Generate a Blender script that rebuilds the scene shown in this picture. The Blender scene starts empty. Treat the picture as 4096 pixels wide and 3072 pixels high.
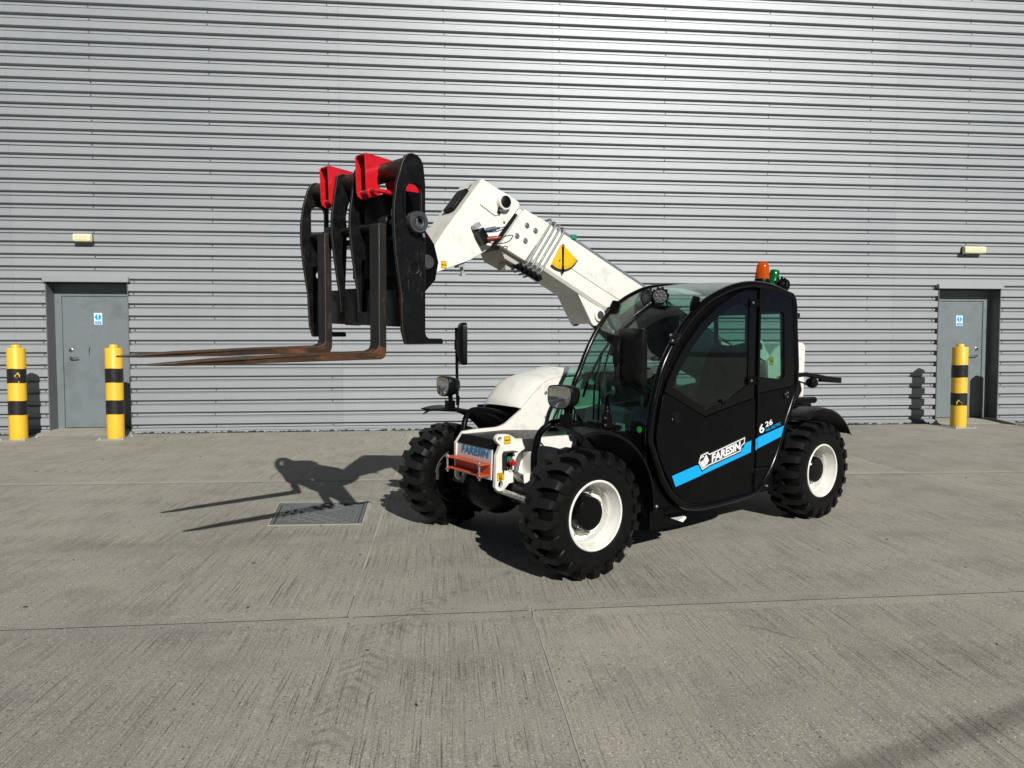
import bpy, bmesh, math, random
from mathutils import Vector, Matrix
from mathutils.geometry import tessellate_polygon
random.seed(7)
S = bpy.context.scene
COL = S.collection
rad = math.radians

# ------------------------------------------------------------------ camera
SLOPE = 0.01700809            # the yard rises towards the warehouse wall (y = 0)
CAM = (0.0, -12.10333, 1.318205)
pit, rol, yaw = 0.0462286, 0.001769, 0.0982368
cd = bpy.data.cameras.new('camera'); cam = bpy.data.objects.new('camera', cd); COL.objects.link(cam)
cd.sensor_fit = 'HORIZONTAL'; cd.sensor_width = 36.0; cd.lens = 36.0*2800/4096
cd.clip_start = 0.05; cd.clip_end = 2000
fw = Vector((math.sin(yaw)*math.cos(pit), math.cos(yaw)*math.cos(pit), -math.sin(pit)))
rt = Vector((math.cos(yaw), -math.sin(yaw), 0)); dn = fw.cross(rt)
r2 = rt*math.cos(rol)+dn*math.sin(rol); d2 = dn*math.cos(rol)-rt*math.sin(rol)
cam.matrix_world = Matrix(((r2.x, -d2.x, -fw.x, CAM[0]), (r2.y, -d2.y, -fw.y, CAM[1]), (r2.z, -d2.z, -fw.z, CAM[2]), (0, 0, 0, 1)))
S.camera = cam
# ------------------------------------------------------------------ light
AZ, EL = rad(16.3), rad(31.0)
SUN = Vector((math.sin(AZ)*math.cos(EL), -math.cos(AZ)*math.cos(EL), math.sin(EL)))
W = bpy.data.worlds.new('World'); S.world = W; W.use_nodes = True
nt = W.node_tree; bg = nt.nodes['Background']
sky = nt.nodes.new('ShaderNodeTexSky'); sky.sky_type = 'NISHITA'; sky.sun_disc = False
sky.sun_elevation = EL; sky.sun_rotation = math.pi-AZ; sky.altitude = 50; sky.air_density = 0.28; sky.dust_density = 0.15; sky.ozone_density = 1.0
nt.links.new(sky.outputs[0], bg.inputs[0]); bg.inputs[1].default_value = 0.05
ld = bpy.data.lights.new('sun', 'SUN'); ld.energy = 5.0; ld.angle = rad(0.53); ld.color = (1.0, 0.972, 0.92)
lo = bpy.data.objects.new('sun', ld); COL.objects.link(lo); lo.rotation_euler = SUN.to_track_quat('Z', 'Y').to_euler(); lo.location = SUN*40
S.view_settings.view_transform = 'Standard'; S.view_settings.look = 'None'
S.view_settings.exposure = 0.0; S.view_settings.gamma = 1.0; S.view_settings.use_curve_mapping = False
S.render.engine = 'CYCLES'; S.cycles.transparent_max_bounces = 24; S.cycles.max_bounces = 8
S.cycles.use_denoising = True; S.cycles.sample_clamp_indirect = 6; S.cycles.caustics_reflective = False; S.cycles.caustics_refractive = False

# ------------------------------------------------------------------ materials
def new_mat(name):
    m = bpy.data.materials.new(name); m.use_nodes = True
    nt = m.node_tree; return m, nt, nt.nodes['Principled BSDF']
def ramp(nt, fac, stops):
    r = nt.nodes.new('ShaderNodeValToRGB'); e = r.color_ramp.elements
    while len(e) < len(stops): e.new(0.5)
    for i, (p, c) in enumerate(stops):
        e[i].position = p; e[i].color = (*c, 1) if len(c) == 3 else c
    nt.links.new(fac, r.inputs[0]); return r.outputs[0]
def noise(nt, scale, detail=4, rough=0.6, vec=None, sc=None):
    n = nt.nodes.new('ShaderNodeTexNoise'); n.inputs['Scale'].default_value = scale
    n.inputs['Detail'].default_value = detail; n.inputs['Roughness'].default_value = rough
    if vec is None:
        tc = nt.nodes.new('ShaderNodeTexCoord'); vec = tc.outputs['Object']
    if sc is not None:
        mp = nt.nodes.new('ShaderNodeMapping'); mp.inputs['Scale'].default_value = sc
        nt.links.new(vec, mp.inputs[0]); vec = mp.outputs[0]
    nt.links.new(vec, n.inputs['Vector']); return n.outputs['Fac']
def mix(nt, fac, a, b, mode='MIX'):
    m = nt.nodes.new('ShaderNodeMix'); m.data_type = 'RGBA'; m.blend_type = mode
    for s, v in ((m.inputs['Factor'], fac), (m.inputs[6], a), (m.inputs[7], b)):
        if hasattr(v, 'links'): nt.links.new(v, s)
        elif isinstance(v, tuple): s.default_value = (*v, 1) if len(v) == 3 else v
        else: s.default_value = v
    return m.outputs[2]
def bump(nt, p, h, strength, dist=0.01):
    b = nt.nodes.new('ShaderNodeBump'); b.inputs['Strength'].default_value = strength; b.inputs['Distance'].default_value = dist
    nt.links.new(h, b.inputs['Height']); nt.links.new(b.outputs[0], p.inputs['Normal'])
def M(name, col, rough=0.5, metal=0.0, dirt=None, dirt_amt=0.5, scale=9, rvar=0.12, bmp=0.0, bscale=60, coat=0.0, spec=0.5):
    m, nt, p = new_mat(name)
    p.inputs['Roughness'].default_value = rough; p.inputs['Metallic'].default_value = metal
    p.inputs['Coat Weight'].default_value = coat; p.inputs['Specular IOR Level'].default_value = spec
    f = noise(nt, scale, 6, 0.65)
    d = dirt if dirt else tuple(c*0.78 for c in col)
    c = ramp(nt, f, [(0.0, col), (0.52, col), (0.80, tuple(a*(1-dirt_amt)+b*dirt_amt for a, b in zip(col, d)))])
    nt.links.new(c, p.inputs['Base Color'])
    f2 = noise(nt, scale*3.1, 3)
    rr = ramp(nt, f2, [(0.3, (max(0.02, rough-rvar),)*3), (0.7, (min(1, rough+rvar),)*3)])
    nt.links.new(rr, p.inputs['Roughness'])
    if bmp: bump(nt, p, noise(nt, bscale, 3), bmp, 0.004)
    return m
def M_glass(name, tint, refl=1.5, dirt=0.03):
    m = bpy.data.materials.new(name); m.use_nodes = True; nt = m.node_tree; nt.nodes.clear()
    out = nt.nodes.new('ShaderNodeOutputMaterial'); tr = nt.nodes.new('ShaderNodeBsdfTransparent'); gl = nt.nodes.new('ShaderNodeBsdfGlossy')
    lw = nt.nodes.new('ShaderNodeLayerWeight'); lw.inputs['Blend'].default_value = 0.5
    pw = nt.nodes.new('ShaderNodeMath'); pw.operation = 'POWER'; pw.inputs[1].default_value = 5.0; nt.links.new(lw.outputs['Facing'], pw.inputs[0])
    fr = nt.nodes.new('ShaderNodeMath'); fr.operation = 'MULTIPLY_ADD'; fr.inputs[1].default_value = 0.95; fr.inputs[2].default_value = 0.045; nt.links.new(pw.outputs[0], fr.inputs[0])
    tr.inputs[0].default_value = (*tint, 1); gl.inputs['Roughness'].default_value = 0.015
    mx = nt.nodes.new('ShaderNodeMixShader'); df = nt.nodes.new('ShaderNodeBsdfDiffuse'); df.inputs[0].default_value = (0.5, 0.5, 0.45, 1)
    m2 = nt.nodes.new('ShaderNodeMixShader')
    n = noise(nt, 7, 6, 0.7); c = ramp(nt, n, [(0.35, (dirt*0.2,)*3), (0.8, (dirt*1.6,)*3)])
    nt.links.new(c, m2.inputs[0]); nt.links.new(tr.outputs[0], m2.inputs[1]); nt.links.new(df.outputs[0], m2.inputs[2])
    nt.links.new(fr.outputs[0], mx.inputs[0]); nt.links.new(m2.outputs[0], mx.inputs[1]); nt.links.new(gl.outputs[0], mx.inputs[2])
    nt.links.new(mx.outputs[0], out.inputs[0]); return m
def M_scuffed(name, base, worn, amt=0.55, rough=0.45, metal=0.0, sc=(1, 1, 1), thr=0.62, rust=None, bm=0.3):
    m, nt, p = new_mat(name)
    f = noise(nt, 14, 8, 0.75, sc=sc); a = ramp(nt, f, [(thr-0.06, (0, 0, 0)), (thr+0.05, (1, 1, 1))])
    c = mix(nt, a, base, tuple(b*(1-amt)+w*amt for b, w in zip(base, worn)))
    if rust:
        f3 = noise(nt, 5, 8, 0.7); a3 = ramp(nt, f3, [(0.42, (0, 0, 0)), (0.62, (1, 1, 1))]); c = mix(nt, a3, c, rust)
    # thin pale scratches
    f4 = noise(nt, 4.0, 3, 0.5, sc=(5.0, 2.0, 0.7)); s = ramp(nt, f4, [(0.4970, (0, 0, 0)), (0.5, (1, 1, 1)), (0.5030, (0, 0, 0))])
    f5 = noise(nt, 2.6, 3); g = ramp(nt, f5, [(0.56, (0, 0, 0)), (0.72, (0.7,)*3)])
    k = nt.nodes.new('ShaderNodeMath'); k.operation = 'MULTIPLY'; nt.links.new(s, k.inputs[0]); nt.links.new(g, k.inputs[1])
    c = mix(nt, k.outputs[0], c, tuple(w*0.9 for w in worn))
    nt.links.new(c, p.inputs['Base Color'])
    rr = ramp(nt, f, [(0.35, (max(0.05, rough-0.12),)*3), (0.75, (min(1, rough+0.3),)*3)]); nt.links.new(rr, p.inputs['Roughness'])
    p.inputs['Metallic'].default_value = metal; p.inputs['Specular IOR Level'].default_value = 0.28
    bump(nt, p, f, bm, 0.003); return m

WHITE = M('white_paint', (0.77, 0.77, 0.715), 0.38, dirt=(0.36, 0.31, 0.23), dirt_amt=0.55, scale=7, coat=0.2)
BLACK = M('black_satin_paint', (0.0024, 0.0024, 0.0027), 0.36, dirt=(0.007, 0.0065, 0.006), scale=6, spec=0.11)
BLKGLOSS = M('black_gloss_paint', (0.0022, 0.0022, 0.0025), 0.2, dirt=(0.004,)*3, scale=5, rvar=0.06, spec=0.22)
BLKPLASTIC = M('black_plastic', (0.0035, 0.0035, 0.0038), 0.42, dirt=(0.010, 0.0095, 0.009), scale=12, bmp=0.1, bscale=220, spec=0.18)
RUBBER = M('tyre_rubber', (0.0034, 0.0034, 0.0034), 0.46, dirt=(0.013, 0.012, 0.0105), dirt_amt=0.6, scale=8, bmp=0.12, bscale=90, spec=0.16)
TREAD = M('worn_sunlit_tread', (0.0105, 0.0105, 0.0108), 0.55, dirt=(0.030, 0.028, 0.025), dirt_amt=0.7, scale=22, bmp=0.15, bscale=140, spec=0.2)
BLKSTEEL = M_scuffed('scuffed_black_steel', (0.0032, 0.0032, 0.0036), (0.20, 0.18, 0.15), 0.26, 0.36, thr=0.70, rust=None)
TUBESTEEL = M_scuffed('rubbed_black_tube', (0.020, 0.018, 0.015), (0.16, 0.09, 0.04), 0.6, 0.4, 0.3, thr=0.55)
FORKSTEEL = M_scuffed('rusty_fork_steel', (0.022, 0.021, 0.020), (0.11, 0.075, 0.045), 0.5, 0.5, 0.3, sc=(1, 1, 0.3), thr=0.63)
RUSTFORK = M_scuffed('rusted_blade_steel', (0.040, 0.026, 0.018), (0.26, 0.095, 0.028), 0.6, 0.55, 0.1, sc=(0.3, 1, 1), thr=0.56, rust=(0.075, 0.036, 0.019))
RED = M('red_paint', (0.55, 0.006, 0.014), 0.32, dirt=(0.30, 0.01, 0.012), scale=8, coat=0.3)
ORANGE = M('orange_red_paint', (0.56, 0.085, 0.028), 0.45, dirt=(0.3, 0.06, 0.02), scale=16)
CHROME = M('zinc_plate', (0.55, 0.56, 0.55), 0.3, 0.9, dirt=(0.3, 0.29, 0.26), scale=20)
STEELPIPE = M('grey_steel_pipe', (0.21, 0.235, 0.235), 0.5, 0.15, dirt=(0.2, 0.2, 0.2), scale=14)
GREYCOLLAR = M_scuffed('worn_grey_steel', (0.09, 0.10, 0.105), (0.25, 0.25, 0.24), 0.5, 0.4, 0.6)
BLUE = M('blue_film', (0.0, 0.36, 0.80), 0.35, scale=30, dirt=(0.0, 0.33, 0.74))
FILM_W = M('white_film', (0.82, 0.82, 0.80), 0.4, scale=30, dirt=(0.74, 0.74, 0.72))
FILM_BLUE2 = M('faded_blue_print', (0.025, 0.22, 0.42), 0.5, scale=40, dirt=(0.05, 0.27, 0.46))
FILM_K = M('black_print', (0.012, 0.012, 0.013), 0.45, scale=30)
YFILM = M('yellow_film', (0.80, 0.48, 0.012), 0.42, scale=25, dirt=(0.62, 0.38, 0.02))
ALU = M('brushed_white_plate', (0.60, 0.59, 0.585), 0.42, 0.15, dirt=(0.4, 0.37, 0.33), scale=10)
CLAD = None
DOORPAINT = M('grey_door_paint', (0.165, 0.192, 0.205), 0.42, dirt=(0.10, 0.105, 0.11), dirt_amt=0.7, scale=2.6)
REVEAL = M('dark_grey_flashing', (0.13, 0.135, 0.14), 0.45, dirt=(0.09, 0.09, 0.09), scale=3)
YELLOW = M('yellow_plastic_sleeve', (0.80, 0.485, 0.035), 0.42, dirt=(0.5, 0.27, 0.03), dirt_amt=0.5, scale=6, bmp=0.08)
BAND = M('black_tape', (0.012, 0.012, 0.012), 0.42, dirt=(0.04, 0.035, 0.02), scale=9)
GALV = M('galvanised_plate', (0.42, 0.44, 0.45), 0.5, 0.5, dirt=(0.25, 0.24, 0.22), scale=12)
LAMPCREAM = M('cream_diffuser', (0.78, 0.76, 0.52), 0.35, dirt=(0.55, 0.52, 0.33), scale=14)
STAINLESS = M('stainless', (0.62, 0.61, 0.58), 0.22, 1.0, scale=20)
IRON = M('cast_iron', (0.150, 0.158, 0.162), 0.5, 0.35, dirt=(0.17, 0.15, 0.13), scale=12, bmp=0.2, bscale=120)
MORTAR = M('pale_mortar', (0.36, 0.345, 0.29), 0.9, dirt=(0.22, 0.20, 0.17), dirt_amt=0.8, scale=9, bmp=0.5, bscale=40)
STONE = M('dark_stone', (0.030, 0.030, 0.032), 0.8, dirt=(0.13, 0.12, 0.11), scale=14, bmp=0.3)
SOIL = M('dark_soil', (0.035, 0.033, 0.03), 0.95, scale=12)
SEAL = M('pale_joint_sealant', (0.42, 0.40, 0.345), 0.85, dirt=(0.16, 0.15, 0.13), dirt_amt=1.0, scale=3)
SEAL2 = M('worn_joint_line', (0.33, 0.318, 0.275), 0.85, dirt=(0.17, 0.16, 0.14), dirt_amt=1.0, scale=2)
CRACK = M('dark_joint_gap', (0.03, 0.028, 0.025), 0.95, scale=12)
SEATCLOTH = M('black_seat_cloth', (0.006, 0.006, 0.007), 0.8, scale=3, spec=0.15)
GREYPLASTIC = M('grey_cab_plastic', (0.045, 0.047, 0.05), 0.6, scale=20, spec=0.3)
GLASS = M_glass('green_tint_glass', (0.67, 0.82, 0.77), 1.45, 0.008)
DOORGLASS = M_glass('dark_tint_glass', (0.52, 0.70, 0.65), 1.45, 0.004)
LENS = M_glass('clear_lens', (0.95, 0.95, 0.94), 1.5, 0.05)
MIRRORGLASS = M('mirror_glass', (0.8, 0.8, 0.8), 0.03, 1.0, rvar=0.01, scale=3)
REFLECTOR = M('lamp_reflector', (0.8, 0.8, 0.8), 0.12, 1.0, rvar=0.06, scale=18)
GREENBADGE = M('green_badge', (0.02, 0.42, 0.06), 0.4)
def M_dome(name, col):
    m = bpy.data.materials.new(name); m.use_nodes = True; nt = m.node_tree; p = nt.nodes['Principled BSDF']; out = nt.nodes['Material Output']
    p.inputs['Base Color'].default_value = (*col, 1); p.inputs['Roughness'].default_value = 0.12
    n = noise(nt, 50, 2, sc=(1, 1, 0.2)); bump(nt, p, n, 0.2, 0.003)
    tr = nt.nodes.new('ShaderNodeBsdfTransparent'); tr.inputs[0].default_value = (*[min(1, c*1.5+0.01) for c in col], 1)
    mx = nt.nodes.new('ShaderNodeMixShader'); mx.inputs[0].default_value = 0.5
    nt.links.new(tr.outputs[0], mx.inputs[1]); nt.links.new(p.outputs[0], mx.inputs[2]); nt.links.new(mx.outputs[0], out.inputs[0]); return m
AMBER = M_dome('amber_dome', (0.72, 0.13, 0.006)); GREEN = M_dome('green_dome', (0.004, 0.20, 0.045))

def cladding_material():
    m, nt, p = new_mat('silver_grey_cladding')
    tc = nt.nodes.new('ShaderNodeTexCoord')
    n1 = noise(nt, 1.2, 5, 0.6, tc.outputs['Object'], (0.5, 1, 2.5)); n2 = noise(nt, 260, 2, 0.5, tc.outputs['Object'])
    c1 = ramp(nt, n1, [(0.3, (0.315, 0.338, 0.352)), (0.7, (0.350, 0.370, 0.380))])
    c2 = ramp(nt, n2, [(0.3, (0.95,)*3), (0.7, (1.05,)*3)])
    oi = nt.nodes.new('ShaderNodeObjectInfo'); c3 = ramp(nt, oi.outputs['Random'], [(0, (0.955, 0.955, 0.96)), (1, (1.03, 1.03, 1.025))])
    n4 = noise(nt, 1.0, 5, 0.7, tc.outputs['Object'], (7, 1, 0.35)); c4 = ramp(nt, n4, [(0.30, (0.965, 0.963, 0.96)), (0.52, (1,)*3)])
    c = mix(nt, 1.0, mix(nt, 1.0, mix(nt, 1.0, c1, c2, 'MULTIPLY'), c3, 'MULTIPLY'), c4, 'MULTIPLY'); nt.links.new(c, p.inputs['Base Color'])
    p.inputs['Metallic'].default_value = 0.18; p.inputs['Roughness'].default_value = 0.48; p.inputs['Specular IOR Level'].default_value = 0.38
    n3 = noise(nt, 2.2, 3, 0.5, tc.outputs['Object'], (0.6, 1, 1)); bump(nt, p, n3, 0.16, 0.02)
    return m
CLAD = cladding_material()

def math_node(nt, op, a, b=None, c=None):
    n = nt.nodes.new('ShaderNodeMath'); n.operation = op
    for i, v in enumerate((a, b, c)):
        if v is None: continue
        if hasattr(v, 'links'): nt.links.new(v, n.inputs[i])
        else: n.inputs[i].default_value = v
    return n.outputs[0]
def concrete_material():
    m, nt, p = new_mat('brushed_concrete')
    geo = nt.nodes.new('ShaderNodeNewGeometry'); P = geo.outputs['Position']
    sx = nt.nodes.new('ShaderNodeSeparateXYZ'); nt.links.new(P, sx.inputs[0]); X, Y = sx.outputs[0], sx.outputs[1]
    # trowelled margins along the joints have no broom lines
    j1 = math_node(nt, 'ABSOLUTE', math_node(nt, 'ADD', Y, math_node(nt, 'MULTIPLY_ADD', X, 0.0324, 4.440)))
    j2 = math_node(nt, 'ABSOLUTE', math_node(nt, 'ADD', Y, 8.248))
    jm = math_node(nt, 'MINIMUM', j1, j2)
    wob = noise(nt, 1.5, 4, 0.6, P); jm = math_node(nt, 'ADD', jm, math_node(nt, 'MULTIPLY_ADD', wob, 0.05, -0.025))
    mask = ramp(nt, jm, [(0.095, (0.12,)*3), (0.125, (1,)*3)])
    # broom lines run towards the wall
    wv = noise(nt, 1.0, 3, 0.55, P, (0.5, 0.35, 1)); 
    xx = math_node(nt, 'ADD', X, math_node(nt, 'MULTIPLY', wv, 0.10))
    cb = nt.nodes.new('ShaderNodeCombineXYZ'); nt.links.new(xx, cb.inputs[0]); nt.links.new(Y, cb.inputs[1])
    b1 = noise(nt, 1.0, 5, 0.75, cb.outputs[0], (100, 1.6, 1)); b2 = noise(nt, 1.0, 5, 0.75, cb.outputs[0], (28, 0.5, 1))
    patch = ramp(nt, noise(nt, 0.55, 5, 0.65, P), [(0.34, (0.35,)*3), (0.55, (1,)*3)])
    bl = ramp(nt, b1, [(0.37, (0,)*3), (0.44, (0.75,)*3), (0.60, (1,)*3)]); b2r = ramp(nt, b2, [(0.30, (0,)*3), (0.38, (0.8,)*3), (0.48, (1,)*3)])
    amt = math_node(nt, 'MULTIPLY', mask, patch)
    big = noise(nt, 0.35, 5, 0.6, P); med = noise(nt, 2.3, 6, 0.7, P); fine = noise(nt, 150, 4, 0.75, P); spk = noise(nt, 95, 1, 0.5, P)
    base = ramp(nt, big, [(0.3, (0.285, 0.277, 0.240)), (0.7, (0.375, 0.362, 0.310))])
    base = mix(nt, 1.0, base, ramp(nt, med, [(0.25, (0.76, 0.77, 0.78)), (0.52, (1.0,)*3), (0.8, (1.10, 1.09, 1.05))]), 'MULTIPLY')
    base = mix(nt, 1.0, base, ramp(nt, fine, [(0.30, (0.50,)*3), (0.5, (1,)*3), (0.70, (1.5, 1.48, 1.43))]), 'MULTIPLY')
    lines = mix(nt, 1.0, mix(nt, bl, (0.36, 0.345, 0.32), (1.10, 1.10, 1.09)), mix(nt, b2r, (0.62, 0.60, 0.57), (1.0, 1.0, 1.0)), 'MULTIPLY')
    base = mix(nt, amt, base, mix(nt, 1.0, base, lines, 'MULTIPLY'))
    base = mix(nt, ramp(nt, spk, [(0.665, (0,)*3), (0.71, (0.8,)*3)]), base, (0.62, 0.59, 0.52))
    spk2 = noise(nt, 75, 1, 0.5, P, (1, 0.7, 1)); base = mix(nt, ramp(nt, spk2, [(0.275, (0.8,)*3), (0.315, (0,)*3)]), base, (0.085, 0.07, 0.055))
    oi = nt.nodes.new('ShaderNodeObjectInfo'); base = mix(nt, 1.0, base, ramp(nt, oi.outputs['Random'], [(0, (0.93, 0.935, 0.94)), (1, (1.06, 1.05, 1.03))]), 'MULTIPLY')
    # rusty and dark stains
    st = noise(nt, 0.9, 6, 0.72, P, (0.5, 1.4, 1)); base = mix(nt, ramp(nt, st, [(0.56, (0,)*3), (0.76, (0.42,)*3)]), base, (0.13, 0.127, 0.12))
    rs = noise(nt, 1.7, 6, 0.75, P, (2.2, 0.7, 1)); base = mix(nt, ramp(nt, rs, [(0.62, (0,)*3), (0.78, (0.40,)*3)]), base, (0.27, 0.17, 0.10))
    # fine wandering cracks
    vo = nt.nodes.new('ShaderNodeTexVoronoi'); vo.feature = 'DISTANCE_TO_EDGE'; vo.inputs['Scale'].default_value = 0.42
    wn = nt.nodes.new('ShaderNodeTexNoise'); wn.inputs['Scale'].default_value = 2.5; wn.inputs['Detail'].default_value = 6; nt.links.new(P, wn.inputs['Vector'])
    wa = nt.nodes.new('ShaderNodeVectorMath'); wa.operation = 'MULTIPLY_ADD'; nt.links.new(wn.outputs['Color'], wa.inputs[0]); wa.inputs[1].default_value = (0.5, 0.5, 0); nt.links.new(P, wa.inputs[2]); nt.links.new(wa.outputs[0], vo.inputs['Vector'])
    ck = ramp(nt, vo.outputs['Distance'], [(0.0015, (1,)*3), (0.004, (0,)*3)]); cz_ = ramp(nt, noise(nt, 0.5, 3, 0.5, P), [(0.60, (0,)*3), (0.66, (0.8,)*3)])
    base = mix(nt, math_node(nt, 'MULTIPLY', ck, cz_), base, (0.075, 0.065, 0.05))
    # faint tyre track: short curved smears along a line
    t = math_node(nt, 'SUBTRACT', math_node(nt, 'ADD', X, 0.50), math_node(nt, 'MULTIPLY', math_node(nt, 'EXPONENT', math_node(nt, 'DIVIDE', math_node(nt, 'ADD', Y, 7.6), 0.6)), 0.9))
    band = ramp(nt, math_node(nt, 'ABSOLUTE', t), [(0.03, (1,)*3), (0.15, (0,)*3)])
    ch = math_node(nt, 'SINE', math_node(nt, 'ADD', math_node(nt, 'MULTIPLY', math_node(nt, 'ADD', Y, math_node(nt, 'MULTIPLY', math_node(nt, 'ABSOLUTE', t), 0.9)), 78.0), math_node(nt, 'MULTIPLY', med, 5.0)))
    chm = ramp(nt, math_node(nt, 'MULTIPLY_ADD', ch, 0.5, 0.5), [(0.45, (0,)*3), (0.85, (1,)*3)])
    zone = ramp(nt, math_node(nt, 'ABSOLUTE', math_node(nt, 'ADD', Y, 8.6)), [(1.0, (1,)*3), (1.5, (0,)*3)])
    brk = ramp(nt, noise(nt, 9, 4, 0.7, P), [(0.38, (0,)*3), (0.64, (0.55,)*3)])
    tm = math_node(nt, 'MULTIPLY', math_node(nt, 'MULTIPLY', band, chm), math_node(nt, 'MULTIPLY', zone, brk))
    base = mix(nt, tm, base, (0.11, 0.107, 0.10))
    nt.links.new(base, p.inputs['Base Color']); p.inputs['Roughness'].default_value = 0.88; p.inputs['Specular IOR Level'].default_value = 0.3
    h = math_node(nt, 'ADD', math_node(nt, 'MULTIPLY', math_node(nt, 'MULTIPLY', b1, amt), 1.0), math_node(nt, 'MULTIPLY', fine, 0.35))
    bump(nt, p, h, 0.55, 0.006); return m
CONC = concrete_material()

# ------------------------------------------------------------------ mesh builder
class G:
    def __init__(s): s.v = []; s.f = []
    def add(s, vs, fs):
        o = len(s.v); s.v += [tuple(v) for v in vs]; s.f += [[i+o for i in f] for f in fs]; return s
    def box(s, x0, x1, y0, y1, z0, z1):
        return s.add([(x, y, z) for x in (x0, x1) for y in (y0, y1) for z in (z0, z1)],
                     [(0, 1, 3, 2), (4, 6, 7, 5), (0, 4, 5, 1), (2, 3, 7, 6), (0, 2, 6, 4), (1, 5, 7, 3)])
    def obox(s, c, d, rot=None):
        R = rot if rot is not None else Matrix.Identity(3); c = Vector(c)
        vs = [c+R @ Vector((sx*d[0]/2, sy*d[1]/2, sz*d[2]/2)) for sx in (-1, 1) for sy in (-1, 1) for sz in (-1, 1)]
        return s.add(vs, [(0, 1, 3, 2), (4, 6, 7, 5), (0, 4, 5, 1), (2, 3, 7, 6), (0, 2, 6, 4), (1, 5, 7, 3)])
    def plate(s, outer, ax, a, b, holes=()):
        # polygon in the plane normal to axis ax, extruded from a to b; 2D coords are the two remaining axes in order
        def to3(p, h): return {'x': (h, p[0], p[1]), 'y': (p[0], h, p[1]), 'z': (p[0], p[1], h)}[ax]
        loops = [list(outer)]+[list(h) for h in holes]; flat = [p for l in loops for p in l]; n = len(flat)
        if holes:
            tris = tessellate_polygon([[Vector((p[0], p[1], 0)) for p in l] for l in loops]); fa = [tuple(t) for t in tris]
        else: fa = [tuple(range(n))]
        vs = [to3(p, a) for p in flat]+[to3(p, b) for p in flat]
        fs = [f for f in fa]+[tuple(i+n for i in reversed(f)) for f in fa]; o = 0
        for l in loops:
            k = len(l)
            for i in range(k): fs.append((o+i, o+(i+1) % k, o+(i+1) % k+n, o+i+n))
            o += k
        return s.add(vs, fs)
    def lathe(s, prof, c=(0, 0, 0), ax=(0, 0, 1), n=32, cap=True):
        # prof: (radius, height along axis)
        A = Vector(ax).normalized(); u = A.orthogonal().normalized(); w = A.cross(u); c = Vector(c); vs = []; fs = []
        for (r, h) in prof:
            for i in range(n):
                t = 2*math.pi*i/n; vs.append(c+A*h+u*(r*math.cos(t))+w*(r*math.sin(t)))
        for j in range(len(prof)-1):
            for i in range(n): fs.append((j*n+i, j*n+(i+1) % n, (j+1)*n+(i+1) % n, (j+1)*n+i))
        if cap:
            if prof[0][0] > 1e-5: fs.append(tuple(range(n-1, -1, -1)))
            if prof[-1][0] > 1e-5: fs.append(tuple((len(prof)-1)*n+i for i in range(n)))
        return s.add(vs, fs)
    def cyl(s, p0, p1, r, n=16, r1=None):
        p0 = Vector(p0); p1 = Vector(p1); d = p1-p0
        return s.lathe([(r, 0), (r if r1 is None else r1, d.length)], p0, d, n)
    def tube(s, pts, r, n=10, closed=False):
        P = [Vector(p) for p in pts]; k = len(P); vs = []; fs = []; up = None
        for i in range(k):
            a = P[(i-1) % k] if (closed or i > 0) else P[i]; b = P[(i+1) % k] if (closed or i < k-1) else P[i]
            t = (b-a).normalized()
            if up is None: up = t.orthogonal().normalized()
            up = (up-t*up.dot(t)).normalized(); w = t.cross(up)
            for j in range(n):
                q = 2*math.pi*j/n; vs.append(P[i]+up*(r*math.cos(q))+w*(r*math.sin(q)))
        m = k if closed else k-1
        for i in range(m):
            for j in range(n):
                fs.append((i*n+j, i*n+(j+1) % n, ((i+1) % k)*n+(j+1) % n, ((i+1) % k)*n+j))
        if not closed: fs += [tuple(range(n-1, -1, -1)), tuple((k-1)*n+j for j in range(n))]
        return s.add(vs, fs)
    def sheet(s, rows, th=0.0, nrm=None):
        # loft of equal-length rows of points; th gives thickness along nrm
        R = [[Vector(p) for p in r] for r in rows]; a = len(R); b = len(R[0]); base = [p for r in R for p in r]
        fs = [(i*b+j, i*b+j+1, (i+1)*b+j+1, (i+1)*b+j) for i in range(a-1) for j in range(b-1)]
        if th == 0: return s.add(base, fs)
        nv = [Vector((0, 0, 0)) for _ in base]
        for f in fs:
            nn = (base[f[1]]-base[f[0]]).cross(base[f[3]]-base[f[0]])
            for i in f: nv[i] = nv[i]+nn
        off = [p-n.normalized()*th for p, n in zip(base, nv)]; N = len(base)
        ff = fs+[tuple(i+N for i in reversed(f)) for f in fs]
        for j in range(b-1): ff += [(j, j+1, j+1+N, j+N), ((a-1)*b+j+1, (a-1)*b+j, (a-1)*b+j+N, (a-1)*b+j+1+N)]
        for i in range(a-1): ff += [((i+1)*b, i*b, i*b+N, (i+1)*b+N), (i*b+b-1, (i+1)*b+b-1, (i+1)*b+b-1+N, i*b+b-1+N)]
        return s.add(base+off, ff)
    def build(s, name, mat, parent=None, bevel=0.0, ang=35, seg=2, loc=None, rot=None):
        me = bpy.data.meshes.new(name); me.from_pydata(s.v, [], s.f); me.update()
        bm = bmesh.new(); bm.from_mesh(me); bmesh.ops.recalc_face_normals(bm, faces=bm.faces)
        bm.to_mesh(me); bm.free()
        me.polygons.foreach_set('use_smooth', [True]*len(me.polygons)); me.set_sharp_from_angle(angle=rad(ang))
        me.materials.append(mat); o = bpy.data.objects.new(name, me); COL.objects.link(o)
        if parent is not None: o.parent = parent
        if loc is not None: o.location = loc
        if rot is not None: o.rotation_euler = rot
        if bevel:
            b = o.modifiers.new('bevel', 'BEVEL'); b.width = bevel; b.segments = seg; b.limit_method = 'ANGLE'; b.angle_limit = rad(40)
        return o
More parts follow.
